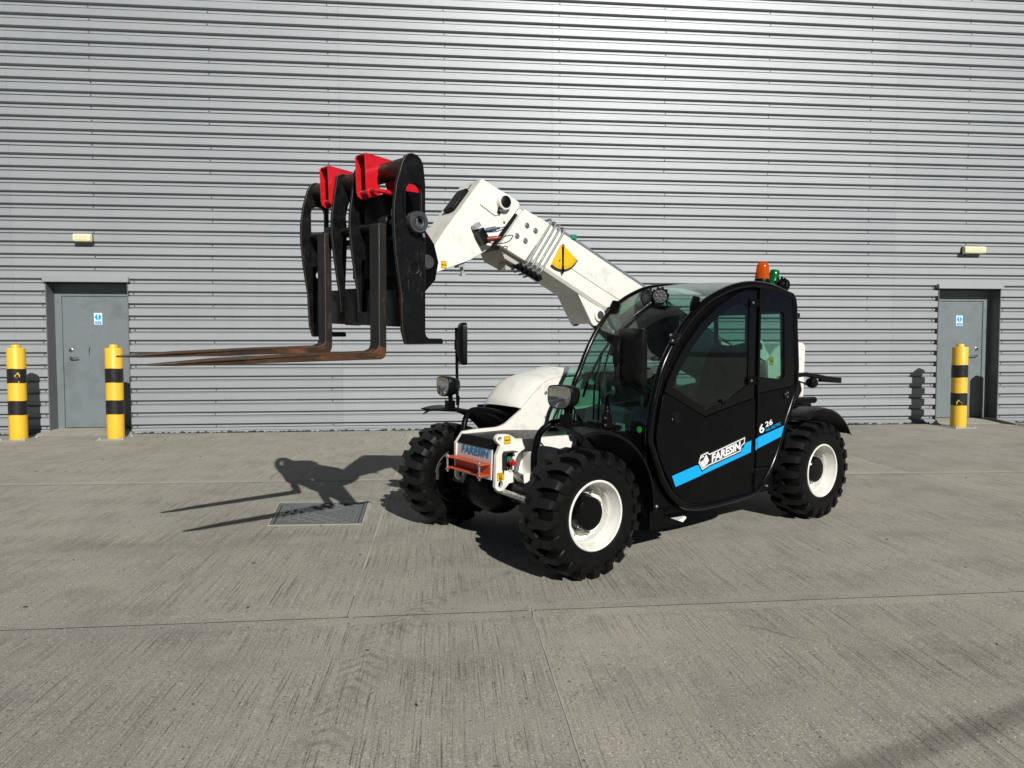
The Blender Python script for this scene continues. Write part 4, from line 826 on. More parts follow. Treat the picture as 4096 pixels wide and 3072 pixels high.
# hinges
for zz in (1.808, 1.205):
    h = G(); h.plate(rrect(-1.775, -1.660, zz-0.030, zz+0.030, 0.012), 'y', YL-0.018, YL-0.004); h.cyl((-1.778, YL-0.006, zz-0.034), (-1.778, YL-0.006, zz+0.034), 0.011, 12); hh = h.build('hinge', BLACK, door, bevel=0.002)
    G().lathe([(0.010, 0), (0.010, 0.004), (0.005, 0.005), (0, 0.005)], (-1.695, YL-0.004, zz+0.002), (0, 1, 0), 10, False).build('hinge_bolt', CHROME, hh) if False else G().lathe([(0.010, 0), (0.010, 0.004), (0.005, 0.005), (0, 0.005)], (-1.695, YL-0.004, zz+0.002), (0, 1, 0), 10, False).build('hinge_bolt', CHROME, door)
g = G(); g.cyl((-1.768, YL-0.004, 0.32), (-1.768, YL-0.004, 0.47), 0.011, 12); g.box(-1.80, -1.745, YL-0.018, YL-0.006, 0.33, 0.46); g.build('hinge', BLACK, door)
g = G(); g.cyl((-1.782, YL-0.008, 1.10), (-1.786, YL-0.008, 1.90), 0.008, 10); g.build('hinge_post', BLACK, TH)
# rear quarter panel and its window
qlow = [(-1.800, 1.098), (-2.328, 1.140), (-2.205, 0.850), (-2.078, 0.565), (-2.035, 0.505), (-1.790, 0.515)]
qp = G().plate(qlow, 'y', YL-0.045, YL-0.012).build('quarter_panel', BLACK, TH, bevel=0.003)
vb = G().plate([(-1.788, 0.505), (-2.025, 0.496), (-1.938, 0.400), (-1.845, 0.325), (-1.785, 0.318)], 'y', YL-0.045, YL-0.022).build('vent_panel', BLKPLASTIC, TH)
for k in range(9):
    z = 0.345+k*0.017; xr = -1.86-0.019*k; G().obox(((-1.80+xr)/2, YL-0.018, z), (abs(xr+1.80), 0.010, 0.006), Matrix.Rotation(rad(25), 3, 'X')).build('vent_slat', BLKPLASTIC, vb)
qo = [(-1.805, 1.104), (-2.335, 1.147), (-2.300, 1.613), (-2.270, 1.855), (-2.165, 1.893), (-2.005, 1.932), (-1.833, 1.950), (-1.800, 1.950)]
qi = [(-1.822, 1.230), (-2.112, 1.205), (-2.140, 1.212), (-2.160, 1.240), (-2.135, 1.705), (-2.125, 1.735), (-2.105, 1.748), (-1.822, 1.740)]
G().plate(qo, 'y', YL-0.040, YL-0.018, [list(reversed(qi))]).build('quarter_glass_border', BLKGLOSS, qp)
G().plate(inset(qi, -0.01), 'y', YL-0.034, YL-0.028).build('quarter_glass', GLASS, qp)
g = G(); g.lathe([(0.036, 0), (0.036, 0.006), (0.030, 0.009), (0, 0.006)], (-2.173, YL-0.012, 1.076), (0, 1, 0), 22, False); g.build('handle_boss', BLKPLASTIC, qp)
for a in (0.3, 2.2, 4.2): G().lathe([(0.008, 0), (0.007, 0.006), (0, 0.008)], (-2.173+0.017*math.cos(a), YL-0.003, 1.076+0.02*math.sin(a)), (0, 1, 0), 8, False).build('boss_bolt', CHROME, qp)
st2 = G(); st2.plate([(-1.800, 0.663), (-1.800, 0.752), (-2.160, 0.822), (-2.128, 0.737)], 'y', yf, yf+0.001); st2.build('blue_stripe', BLUE, qp)
G().plate([(-1.766, 0.655), (-1.766, 0.745), (-1.782, 0.748), (-1.782, 0.658)], 'y', YL-0.004, YL-0.003).build('blue_stripe', BLUE, door)
decal('lettering', FILM_W, '6', 0.066, 0.072, (-1.852, yf, 0.820), tx, (0, 0, 1), qp, bold=0.02); decal('lettering', FILM_W, '26', 0.098, 0.044, (-1.948, yf, 0.856), tx, (0, 0, 1), qp, bold=0.02)
decal('lettering', BLUE, 'FULL ELECTRIC', 0.205, 0.024, (-2.008, yf, 0.822), tx, (0, 0, 1), qp, bold=0.01)
g = G(); g.plate(inset(OUT, 0.022), 'y', YL-0.060, YL-0.046, [list(reversed(inset(gli, -0.004))), list(reversed(inset(qi, -0.004)))]); g.build('side_frame', BLACK, TH)
# windscreen running up into the roof glass
NEARG = [(-0.572, 0.86), (-0.590, 1.032), (-0.635, 1.185), (-0.683, 1.320), (-0.765, 1.455), (-0.880, 1.592), (-1.018, 1.722), (-1.160, 1.815), (-1.308, 1.881), (-1.462, 1.930), (-1.642, 1.962), (-1.78, 1.967)]
FARG = [(-0.53, 0.86), (-0.545, 1.03), (-0.570, 1.165), (-0.637, 1.298), (-0.714, 1.450), (-0.818, 1.602), (-0.925, 1.722), (-1.070, 1.832), (-1.240, 1.911), (-1.392, 1.958), (-1.62, 1.990), (-1.78, 1.992)]
rows = []
for k in range(9):
    t = k/8; bul = 0.02*math.sin(math.pi*t); rows.append([(a[0]*(1-t)+b[0]*t+bul, (YL-0.05)*(1-t)+(YR+0.03)*t, a[1]*(1-t)+b[1]*t+bul*0.4) for a, b in zip(smooth(NEARG, 3), smooth(FARG, 3))])
g = G(); g.sheet(rows, 0.006); ws = g.build('windscreen', GLASS, TH, ang=60)
rows = []
for k in range(5):
    t = k/4; rows.append([(x, (YL-0.05)*(1-t)+(YR+0.03)*t, z*(1-t)+z2*t) for (x, z), z2 in zip([(-1.76, 1.966), (-1.90, 1.966), (-2.010, 1.952), (-2.172, 1.910), (-2.280, 1.862)], [1.992, 1.992, 1.972, 1.928, 1.875])])
g = G(); g.sheet(rows, 0.02); g.build('roof_panel', BLACK, TH)
# lower front bulkhead, floor, right wall, rear wall
g = G(); g.plate([(-0.56, 0.30), (-0.575, 0.86), (-0.60, 0.86), (-0.60, 0.30)], 'y', YR+0.03, YL-0.06); g.plate([(-0.60, 0.80), (-0.60, 0.865), (-0.80, 0.90), (-0.80, 0.80)], 'y', YR+0.03, YL-0.06); g.build('front_bulkhead', BLACK, TH)
g = G(); g.box(-2.25, -0.58, YR+0.02, YL-0.06, 0.29, 0.33); g.plate([(-0.60, 0.33), (-0.74, 0.33), (-0.74, 0.28), (-0.98, 0.19), (-0.60, 0.19)], 'y', 0.45, YL-0.03); g.build('cab_floor', BLACK, TH)
g = G(); g.plate([(-0.62, 0.33), (-0.62, 0.98), (-1.30, 1.02), (-2.28, 1.02), (-2.10, 0.50), (-1.9, 0.33)], 'y', YR, YR+0.03); g.build('right_wall', BLACK, TH)
rg = [(-0.60, 1.00), (-0.66, 1.28), (-0.74, 1.43), (-0.84, 1.585), (-0.95, 1.705), (-1.10, 1.815), (-1.25, 1.89), (-1.40, 1.94), (-1.62, 1.97), (-2.26, 1.86), (-2.29, 1.02), (-1.3, 1.02)]
G().plate(rg, 'y', YR+0.008, YR+0.014).build('right_glass', GLASS, TH)
g = G(); g.plate([(YR+0.02, 0.33), (YL-0.06, 0.33), (YL-0.06, 1.15), (YR+0.02, 1.15)], 'x', -2.27, -2.24); g.build('rear_wall', BLACK, TH)
g = G(); g.plate([(YR+0.02, 1.74), (YL-0.06, 1.74), (YL-0.06, 1.86), (YR+0.02, 1.87)], 'x', -2.29, -2.26); g.build('rear_header', BLACK, TH)
G().plate([(YR+0.02, 1.14), (YL-0.06, 1.14), (YL-0.06, 1.76), (YR+0.02, 1.76)], 'x', -2.275, -2.269).build('rear_glass', GLASS, TH)
G().plate([(0.52, 1.42), (0.60, 1.42), (0.60, 1.86), (0.52, 1.86)], 'x', -1.80, -1.77).build('cab_post', BLACK, TH) if False else None
# perforated guard on the right of the cab
hl = [[(x+0.045*math.cos(t)*1.0-0.012*math.sin(t), z+0.020*math.sin(t)*1.0+0.02*math.cos(t)) for t in [2*math.pi*i/14 for i in range(14)]][::-1] for x, z in ((-1.05, 1.46), (-1.16, 1.54), (-1.27, 1.62), (-1.17, 1.43), (-1.28, 1.51), (-1.39, 1.59), (-1.30, 1.40), (-1.40, 1.47), (-1.50, 1.55), (-1.50, 1.68), (-1.38, 1.70))]
G().plate([(-0.93, 1.40), (-1.60, 1.33), (-1.66, 1.80), (-1.30, 1.86), (-1.05, 1.72)], 'y', YR+0.035, YR+0.040, hl).build('side_guard', BLACK, TH)
# seat, steering column, console
st_ = G(); rows = []
for (x, z, w) in ((-1.30, 0.80, 0.21), (-1.33, 0.86, 0.23), (-1.45, 0.89, 0.235), (-1.72, 0.86, 0.235), (-1.80, 0.90, 0.235), (-1.86, 1.10, 0.23), (-1.92, 1.30, 0.22), (-1.955, 1.43, 0.19), (-1.975, 1.475, 0.15)):
    rows.append([(x-0.02*abs(u)**2, 0.47+u*w, z+0.03*abs(u)**2) for u in (-1, -0.8, -0.4, 0, 0.4, 0.8, 1)])
st_.sheet(rows, 0.05); st_.box(-1.80, -1.35, 0.28, 0.66, 0.33, 0.80); seat = st_.build('seat', SEATCLOTH, TH, ang=60)
decal('lettering', M('grey_thread', (0.10, 0.105, 0.10), 0.7), 'FARESIN', 0.16, 0.024, (-1.875, 0.50, 1.36), (0.12, 1, 0), (-0.3, 0, 1), seat, shear=0.1, bold=0.02)
g = G(); g.tube([(-0.86, 0.47, 0.33), (-0.90, 0.47, 0.80), (-1.04, 0.47, 1.10)], 0.045, 12); cz = Vector((-1.06, 0.47, 1.13)); ax_ = Vector((-0.45, 0, 0.89)).normalized(); u_ = Vector((0, 1, 0)); w_ = ax_.cross(u_)
g.tube([cz+u_*(0.18*math.cos(t))+w_*(0.18*math.sin(t)) for t in [2*math.pi*i/28 for i in range(28)]], 0.014, 8, True)
for t in (0.5, 2.6, 4.7): g.tube([cz-ax_*0.02, cz+u_*(0.18*math.cos(t))+w_*(0.18*math.sin(t))], 0.011, 6)
g.build('steering_wheel', BLKPLASTIC, TH)
g = G(); g.plate([(-0.62, 0.865), (-0.66, 1.00), (-0.78, 1.02), (-0.84, 0.90), (-0.84, 0.80)], 'y', 0.14, 0.80); g.box(-1.85, -1.20, 0.69, 0.80, 0.60, 0.90); g.box(-1.85, -0.95, 0.11, 0.24, 0.60, 0.97); g.cyl((-1.25, 0.17, 0.97), (-1.22, 0.17, 1.12), 0.018, 10); g.lathe([(0.02, 0), (0.03, 0.03), (0.02, 0.07), (0, 0.075)], (-1.22, 0.17, 1.10), (0.1, 0, 1), 12)
dash = g.build('dashboard', GREYPLASTIC, TH, bevel=0.008)
G().obox((-0.80, 0.20, 1.17), (0.03, 0.13, 0.17), Matrix.Rotation(rad(-20), 3, 'Z')).build('display', BLKGLOSS, dash, bevel=0.006)
# windscreen sticker pair low on the glass
G().plate(rrect(0.565, 0.655, 0.875, 0.925, 0.004), 'x', -0.562, -0.560).build('pale_sticker', FILM_W, ws)
g = G(); [g.plate(rrect(a-.006, a+.006, 0.885, 0.915, 0.004), 'x', -0.5598, -0.559) for a in (0.597, 0.623)]; g.build('sticker_print', GREYPLASTIC, ws)
G().plate(circ(0.80, 0.90, 0.022, 22), 'x', -0.560, -0.558).build('green_badge', GREENBADGE, ws)
# wipers
def on_ws(t, z):                          # point on the windscreen at fraction t from the left side
    def xa(L): 
        for a, b in zip(L[:-1], L[1:]):
            if a[1] <= z <= b[1]: return a[0]+(b[0]-a[0])*(z-a[1])/(b[1]-a[1])
        return L[-1][0]
    return (xa(NEARG)*(1-t)+xa(FARG)*t+0.02*math.sin(math.pi*t)+0.022, (YL-0.05)*(1-t)+(YR+0.03)*t, z+0.012)
g = G(); g.tube([on_ws(0.52, 1.80), on_ws(0.60, 1.68), on_ws(0.68, 1.52), on_ws(0.73, 1.40), on_ws(0.78, 1.22), on_ws(0.80, 1.08)], 0.010, 8); wp_ = g.build('wiper', BLKPLASTIC, TH)
g = G(); g.tube([on_ws(0.62, 0.92), on_ws(0.66, 1.15), on_ws(0.72, 1.40), on_ws(0.70, 1.50)], 0.007, 8); g.tube([on_ws(0.55, 0.92), on_ws(0.585, 1.15), on_ws(0.63, 1.40), on_ws(0.66, 1.52)], 0.007, 8); g.obox(on_ws(0.68, 1.52), (0.05, 0.06, 0.05)); g.build('wiper_arm', BLACK, wp_)
g = G(); g.tube([(-0.535, 0.30, 0.895), (-0.535, 0.62, 0.895)], 0.022, 10); g.box(-0.57, -0.50, 0.40, 0.50, 0.86, 0.91); g.build('wiper_motor', BLACK, wp_)
# mirror clamp, arch brackets
g = G(); g.obox((-0.80, YL-0.005, 1.53), (0.012, 0.085, 0.085), Matrix.Rotation(rad(-30), 3, 'Y')); mc = g.build('arch_clamp', BLKPLASTIC, TH, bevel=0.003)
for dy, dz in ((-0.02, 0.02), (0.0, -0.02)): G().lathe([(0.010, 0), (0.010, 0.006), (0, 0.008)], (-0.79, YL-0.005+dy, 1.535+dz), (0.86, 0, 0.5), 8, False).build('clamp_bolt', CHROME, mc)
for (x, z, y_) in ((-1.065, 1.775, YL-0.055), (-0.985, 1.775, YR+0.035)):
    G().plate([(x-0.05, z-0.085), (x+0.055, z-0.05), (x+0.045, z+0.02), (x+0.015, z+0.065), (x-0.055, z+0.06)], 'y', y_, y_+0.008).build('arch_bracket', BLACK, TH, bevel=0.003)
# work lights behind the top of the windscreen
g = G(); g.plate([(0.34, 1.765), (0.62, 1.765), (0.62, 1.778), (0.34, 1.778)], 'x', -1.20, -1.00); g.plate([(-1.03, 1.765), (-1.17, 1.765), (-1.19, 1.40), (-1.13, 1.40)], 'y', 0.36, 0.372); g.plate([(0.36, 1.44), (0.60, 1.44), (0.60, 1.765), (0.36, 1.765)], 'x', -1.195, -1.187); wb = g.build('lamp_bracket', BLACK, TH)
def work_light(c, d, r=0.057):
    d = Vector(d).normalized(); g = G(); g.lathe([(0.02, -0.075), (r*0.75, -0.06), (r, -0.035), (r*1.04, -0.03), (r*1.04, 0.0), (r*0.95, 0.006), (r*0.92, -0.004), (0, -0.004)], c, d, 28, False)
    for k in range(10):
        a = 2*math.pi*k/10; u = d.orthogonal().normalized(); w = d.cross(u); p = Vector(c)+(u*math.cos(a)+w*math.sin(a))*r*0.98-d*0.05; g.obox(p, (0.012, 0.012, 0.03))
    o = g.build('work_light', BLKPLASTIC, TH); g = G(); g.lathe([(r*0.92, -0.003), (0, -0.001)], c, d, 24, False); g.build('lens', M('smoked_lens_'+str(len(bpy.data.materials)), (0.10, 0.10, 0.105), 0.18), o)
    g = G(); u = d.orthogonal().normalized(); w = d.cross(u)
    for k in range(9):
        a = 2*math.pi*k/8; rr = r*0.58 if k < 8 else 0; g.lathe([(r*0.17, 0.0), (r*0.10, 0.002), (0, 0.001)], Vector(c)+(u*math.cos(a)+w*math.sin(a))*rr, d, 10, False)
    tag(g.build('diodes', GREYCOLLAR, o), kind='stuff')
    g = G(); g.tube([Vector(c)-d*0.05+Vector((0, 0, -0.01)), Vector(c)-d*0.06+Vector((0, 0, -0.085))], 0.015, 8); g.build('light_bracket', BLACK, o); return o
work_light((-1.045, 0.395, 1.852), (0.92, 0.10, -0.10)); work_light((-1.055, 0.53, 1.856), (0.75, 0.66, -0.06))
work_light((-2.455, 0.665, 1.985), (-0.95, 0.1, -0.15), 0.060)
g = G(); g.tube(smooth([(-1.11, 0.53, 1.84), (-1.15, 0.50, 1.83), (-1.19, 0.48, 1.78), (-1.20, 0.46, 1.70), (-1.19, 0.45, 1.60)], 4), 0.006, 6); g.build('light_cable', BLKPLASTIC, wb)
# beacons
def beacon(c, r, h, mat, lean, dome):
    R_ = Matrix.Rotation(lean, 3, 'Y'); ax = R_ @ Vector((0, 0, 1)); c = Vector(c); g = G(); g.lathe([(r*0.75, -0.05), (r*0.8, -0.01), (r*1.06, 0.0), (r*1.06, 0.028), (r, 0.035)], c, ax, 28); b = g.build('beacon', BLACK, TH)
    pr = [(r*1.03, 0.03), (r*1.0, 0.07), (r*0.93, h*0.5), (r*0.90, h*0.68)]+([(r*0.84, h*0.80), (r*0.68, h*0.91), (r*0.42, h*0.98), (0, h)] if dome else [(r*0.88, h*0.90), (r*0.78, h*0.97), (0, h)])
    g = G(); g.lathe(pr, c, ax, 32, cap=False); g.build('beacon_dome', mat, b, ang=45)
    g = G(); g.obox(c+ax*(h*0.42), (r*0.9, r*0.08, h*0.5), R_); g.cyl(c+ax*0.03, c+ax*(h*0.7), r*0.22, 10); g.build('beacon_core', REFLECTOR, b); return b
beacon((-2.195, 0.625, 2.000), 0.058, 0.185, AMBER, rad(-4), True); beacon((-2.56, 0.48, 1.965), 0.047, 0.185, GREEN, rad(-12), False)
g = G(); g.tube([(-2.27, 0.60, 1.89), (-2.45, 0.66, 1.93)], 0.014, 8); g.tube([(-2.27, 0.50, 1.88), (-2.56, 0.48, 1.93)], 0.014, 8); g.cyl((-2.195, 0.625, 1.90), (-2.195, 0.625, 1.96), 0.03, 10); g.build('beacon_stay', BLACK, TH)
# step bracket and sill under the cab
g = G(); g.plate([(-0.60, 0.305), (-0.62, 0.290), (-0.93, 0.165), (-1.03, 0.170), (-1.075, 0.200), (-1.060, 0.214), (-1.00, 0.196), (-0.93, 0.192), (-0.64, 0.312)], 'y', 0.66, 0.80); g.build('step_bracket', WHITE, TH, bevel=0.003)
g = G(); g.lathe([(0.03, 0), (0.035, 0.012), (0.0, 0.014)], (-0.95, 0.74, 0.150), (0, 0, 1), 16); g.build('step_pad', GALV, TH)
g = G(); g.plate([(-0.58, 0.62), (-0.62, 0.30), (-0.70, 0.285), (-1.02, 0.268), (-0.90, 0.31), (-0.78, 0.41), (-0.68, 0.54)], 'y', YL-0.10, YL-0.06); g.build('sill_plate', BLACK, TH)
G().lathe([(0.014, 0), (0.014, 0.006), (0.008, 0.010), (0, 0.011)], (-0.70, YL-0.06, 0.345), (0, 1, 0), 8, False).build('sill_bolt', CHROME, TH)
for x_ in (-1.985, -2.005): G().lathe([(0.010, 0), (0.009, 0.006), (0, 0.007)], (x_, YL-0.055, 0.335+(x_+2.0)*0.2), (0, 1, 0), 8, False).build('sill_bolt', CHROME, TH)
g = G(); g.box(-2.08, -1.86, YL-0.12, YL-0.058, 0.30, 0.42); g.build('sill_bracket', BLACK, TH)

# ---- rear body: tower plates, counterweight
tw = smooth([(-2.640, 1.10), (-2.616, 1.292), (-2.676, 1.385), (-2.763, 1.456), (-2.893, 1.502)], 3)+[(-3.05, 1.505), (-3.07, 0.70), (-2.60, 0.62), (-2.30, 0.75), (-2.30, 1.06)]
for y0 in (0.39, -0.42):
    tp = G().plate(tw, 'y', y0, y0+0.03).build('boom_tower_plate', WHITE, TH, bevel=0.003)
    if y0 > 0: hook_sticker(tp, -2.665, 1.33, y0+0.0305, 0.06, 0.075, 'hook'); hook_sticker(tp, -2.78, 1.16, y0+0.0305, 0.06, 0.06, 'lash'); 
lug = smooth([(-2.50, 1.40), (-2.50, 1.50), (-2.53, 1.525), (-2.58, 1.505), (-2.63, 1.43), (-2.68, 1.38), (-2.62, 1.33)], 2, True)
G().plate(lug, 'y', 0.36, 0.388, [list(reversed(circ(-2.55, 1.46, 0.020, 14, 1, 1.6)))]).build('lifting_lug', WHITE, TH, bevel=0.003)
cw = [[(-2.60, 0.55), (-3.12, 0.55), (-3.22, 0.66), (-3.23, 0.90), (-3.18, 0.95), (-2.60, 0.95)]]
G().plate(cw[0], 'y', -0.62, 0.50).build('counterweight', BLACK, TH, bevel=0.02)
G().plate([(-3.00, 0.96), (-3.27, 0.96), (-3.285, 1.46), (-3.25, 1.495), (-3.02, 1.505)], 'y', -0.55, 0.385).build('rear_cover', WHITE, TH, bevel=0.025, seg=3)
g = G(); g.tube([(-2.36, 0.80, 1.17), (-2.42, 0.80, 1.22), (-2.60, 0.80, 1.225), (-3.14, 0.80, 1.155)], 0.020, 10); g.obox((-2.99, 0.80, 1.167), (0.33, 0.035, 0.052), Matrix.Rotation(rad(-4), 3, 'Y')); g.lathe([(0.0, -0.05), (0.035, -0.045), (0.047, -0.01), (0.047, 0.02), (0.03, 0.05), (0, 0.055)], (-2.70, 0.80, 1.150), (-1, 0, -0.1), 18); g.tube([(-2.40, 0.80, 1.19), (-2.58, 0.80, 1.15), (-2.70, 0.80, 1.15)], 0.008, 8); g.build('rear_marker_arm', BLKPLASTIC, TH, bevel=0.012)
g = G(); g.tube([(-2.33, 0.80, 1.72), (-2.46, 0.80, 1.72)], 0.012, 8); g.obox((-2.44, 0.80, 1.73), (0.05, 0.03, 0.035)); g.build('rear_latch', BLACK, TH)
g = G(); g.plate([(-2.335, 1.15), (-2.50, 1.17), (-2.53, 1.09), (-2.47, 1.02), (-2.28, 0.92)], 'y', 0.60, 0.82); g.build('rear_corner_guard', BLKPLASTIC, TH, bevel=0.015)

# ---- boom (centre line y = -0.125)
BY = -0.125; BH = 0.155
piv = Vector((-2.82, BY, 1.34)); tipb = Vector((-0.16, BY, 2.305)); dirb = (tipb-piv).normalized()
def boom_poly(a, b, ztop, zbot):            # side polygon from two x stations along the slope
    return [(a[0], a[1]), (b[0], b[1])]
top0, top1 = (-0.30, 2.435), (-2.95, 1.385)      # main section, upper edge
bot0, bot1 = (-0.26, 2.130), (-2.82, 1.080)
def lin(p, q, x): return p[1]+(q[1]-p[1])*(x-p[0])/(q[0]-p[0])
tz = lambda x: 2.3435-0.419*(-(x+0.5315)); tz = lambda x: 2.340+0.4195*(x+0.54)
bz = lambda x: 2.022+0.455*(x+0.492) if x > -1.0 else 2.022+0.455*(-1.0+0.492)+0.42*(x+1.0)
def box_section(y, x0, x1, ci):
    return None
g = G(); rows = []
for x in (-0.30, -0.9, -1.6, -2.3, -2.95):
    zt, zb = tz(x), bz(x); c = 0.025; hh = zt-zb
    rows.append([(x, BY+BH-c, zt), (x+0.01, BY+BH, zt-c), (x+0.05, BY+BH, zb+hh*0.34), (x+0.09, BY+BH-0.004, zb+0.02), (x+0.10, BY+BH-0.02, zb), (x+0.10, BY-BH+0.02, zb), (x+0.09, BY-BH+0.004, zb+0.02), (x+0.05, BY-BH, zb+hh*0.34), (x+0.01, BY-BH, zt-c), (x, BY-BH+c, zt)])
n = 10; vs = [p for r in rows for p in r]; fs = [(j*n+i, j*n+(i+1) % n, (j+1)*n+(i+1) % n, (j+1)*n+i) for j in range(4) for i in range(n)]+[tuple(range(n)), tuple(4*n+i for i in range(n))]
g.add(vs, fs); boom = g.build('boom', WHITE, TH, ang=18)
def yside(y): return BY+BH+y
g = G(); g.tube([(x+0.05, BY+BH+0.001, bz(x)+(tz(x)-bz(x))*0.36) for x in (-0.64, -0.9, -1.2, -1.6, -2.2)], 0.003, 5); g.build('weld_seam', M('grey_seam', (0.45, 0.45, 0.42), 0.6), boom)
g = G(); g.tube([(x, BY+BH-0.03, tz(x)+0.014) for x in (-0.52, -0.9, -1.4, -2.0, -2.7)], 0.011, 8); g.build('boom_pipe', STEELPIPE, boom)
G().obox((-0.63, BY+BH-0.03, tz(-0.63)+0.022), (0.05, 0.05, 0.035)).build('pipe_clip', M('green_clip', (0.01, 0.25, 0.16), 0.4), boom, bevel=0.004)
# collar block with four bolts
CB = [(-0.120, 2.470), (-0.140, 2.478), (-0.372, 2.393), (-0.137, 2.102), (0.093, 2.201)]
yc = BY+BH+0.012
cbk = G().plate(CB, 'y', BY-BH-0.012, yc).build('boom_collar', WHITE, TH, bevel=0.004); worn_edges(cbk, CHIPPED)
for (x, z) in ((-0.153, 2.362), (-0.231, 2.331), (-0.061, 2.278), (-0.137, 2.249)):
    G().lathe([(0.022, 0.0), (0.022, 0.002), (0.018, 0.0022), (0.014, 0.0015), (0.014, 0.006), (0.008, 0.006), (0.007, 0.003), (0, 0.003)], (x, yc, z), (0, 1, 0), 16, False).build('collar_bolt', CHROME, cbk, ang=20)
g = G(); g.plate([(-0.075, 2.480), (-0.135, 2.483), (-0.150, 2.455), (-0.06, 2.445)], 'y', BY-0.09, BY+0.12); g.build('wear_pad_block', WHITE, cbk, bevel=0.004)
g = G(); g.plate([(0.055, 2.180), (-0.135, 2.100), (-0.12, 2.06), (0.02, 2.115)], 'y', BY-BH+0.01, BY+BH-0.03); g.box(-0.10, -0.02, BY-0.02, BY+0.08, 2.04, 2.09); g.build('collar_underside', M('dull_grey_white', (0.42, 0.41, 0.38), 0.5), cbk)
# inner section glimpsed in the gap
G().plate([(-0.05, 2.46), (0.17, 2.19), (0.08, 2.17), (-0.12, 2.42)], 'y', BY-BH+0.02, BY+BH-0.025).build('inner_boom', BLKSTEEL, TH)
# steel hydraulic pipes looped round the boom nose
for k in range(4):
    dx = -0.040*k; xs_ = -0.372+dx*1.05; zs_ = 2.400-0.0165*k*1.05; xb, zb = -0.150+dx*1.05, 2.085-0.0165*k*1.05
    yo = BY+BH+0.024
    g = G(); g.tube(smooth([(xs_-0.045, BY-0.02, zs_+0.03), (xs_-0.03, yo-0.06, zs_+0.035), (xs_-0.008, yo-0.012, zs_+0.018), (xs_+0.02, yo, zs_-0.03), ((xs_+xb)/2, yo, (zs_+zb)/2), (xb-0.02, yo, zb+0.03), (xb+0.004, yo-0.012, zb-0.008), (xb+0.03, yo-0.07, zb-0.02), (xb+0.03, BY, zb-0.03)], 4), 0.0085, 10); g.build('hydraulic_pipe', STEELPIPE, TH)
g = G()
for k in range(5): g.obox((-0.10-0.045*k, BY+BH-0.015, 2.065-0.019*k), (0.035, 0.05, 0.04), Matrix.Rotation(rad(23), 3, 'Y'))
g.tube([(-0.06, BY+BH-0.03, 2.07), (-0.30, BY+BH-0.03, 1.97)], 0.014, 8); g.build('pipe_fittings', BLKPLASTIC, TH, bevel=0.004)
# angle indicator
apex = Vector((-0.490, 2.240)); c_ = []
for t in [i/12 for i in range(13)]:
    a = rad(-58+(-116+58)*t*1.0); c_.append((apex.x+0.182*math.cos(a), apex.y+0.182*math.sin(a)))
def fan(r, a0, a1, n=16): return [(apex.x+r*math.cos(rad(a0+(a1-a0)*i/n)), apex.y+r*math.sin(rad(a0+(a1-a0)*i/n))) for i in range(n+1)]
yg = BY+BH+0.002
gp_ = [(apex.x+0.012, apex.y+0.006), (apex.x-0.012, apex.y+0.010)]+fan(0.182, 212, 305)
ai = G().plate(gp_, 'y', yg, yg+0.012).build('angle_gauge', YFILM, TH)
g = G(); g.plate(fan(0.187, 212, 305)+list(reversed(fan(0.178, 212, 305))), 'y', yg+0.004, yg+0.0135)
for i in range(17):
    a = rad(217+i*5.2); r0 = 0.145 if i % 4 == 0 else 0.158; p = Vector((apex.x, apex.y)); d = Vector((math.cos(a), math.sin(a))); q = Vector((-d.y, d.x))*0.0011
    g.plate([tuple(p+d*r0-q), tuple(p+d*0.174-q), tuple(p+d*0.174+q), tuple(p+d*r0+q)], 'y', yg+0.012, yg+0.0128)
g.build('gauge_scale', FILM_K, ai)
g = G(); gx = apex.x-0.003; g.plate([(gx-0.008, apex.y+0.012), (gx+0.008, apex.y+0.012), (gx+0.006, apex.y-0.14), (gx+0.012, apex.y-0.19), (gx, apex.y-0.215), (gx-0.012, apex.y-0.19), (gx-0.006, apex.y-0.14)], 'y', yg+0.016, yg+0.021); g.build('gauge_pointer', BLACK, ai)
g = G(); g.lathe([(0.010, 0), (0.010, 0.006), (0, 0.007)], (gx, yg+0.02, apex.y), (0, 1, 0), 10, False); g.lathe([(0.008, 0), (0.008, 0.005), (0, 0.006)], (-0.462, yg+0.012, 2.128), (0, 1, 0), 10, False); g.build('gauge_screws', CHROME, ai)
# boom head (gooseneck)
HW = 0.135; HC = -0.125
HP = [(0.229, 2.656), (-0.070, 2.542), (-0.092, 2.530), (-0.104, 2.500), (0.175, 2.167), (0.330, 2.080), (0.598, 1.981), (0.700, 1.975), (0.715, 2.03), (0.66, 2.10), (0.508, 2.309)]
hd = G().plate(HP, 'y', HC-HW, HC+HW+0.012).build('boom_head', WHITE, TH, bevel=0.004); worn_edges(hd, CHIPPED)
yh = HC+HW+0.012
sq = [(0.055, 2.575), (-0.075, 2.525), (0.118, 2.405), (0.138, 2.408), (0.250, 2.470), (0.252, 2.484)]
G().plate([(0.062, 2.566), (0.038, 2.566), (-0.020, 2.542), (-0.010, 2.520), (0.105, 2.412), (0.125, 2.408), (0.246, 2.470), (0.250, 2.484)], 'y', yh-0.002, yh+0.010).build('pin_doubler', WHITE, hd, bevel=0.003)
g = G(); g.lathe([(0.062, 0.0), (0.058, 0.012), (0.056, 0.034), (0.052, 0.036), (0.043, 0.036), (0.043, 0.030)], (0.055, yh+0.008, 2.508), (0, 1, 0), 32, False); g.build('pin_boss', WHITE, hd)
g = G(); g.lathe([(0.043, 0.02), (0.043, 0.040), (0.038, 0.043), (0, 0.043)], (0.055, yh+0.008, 2.508), (0, 1, 0), 26, False); g.build('pivot_pin', BLKSTEEL, hd)
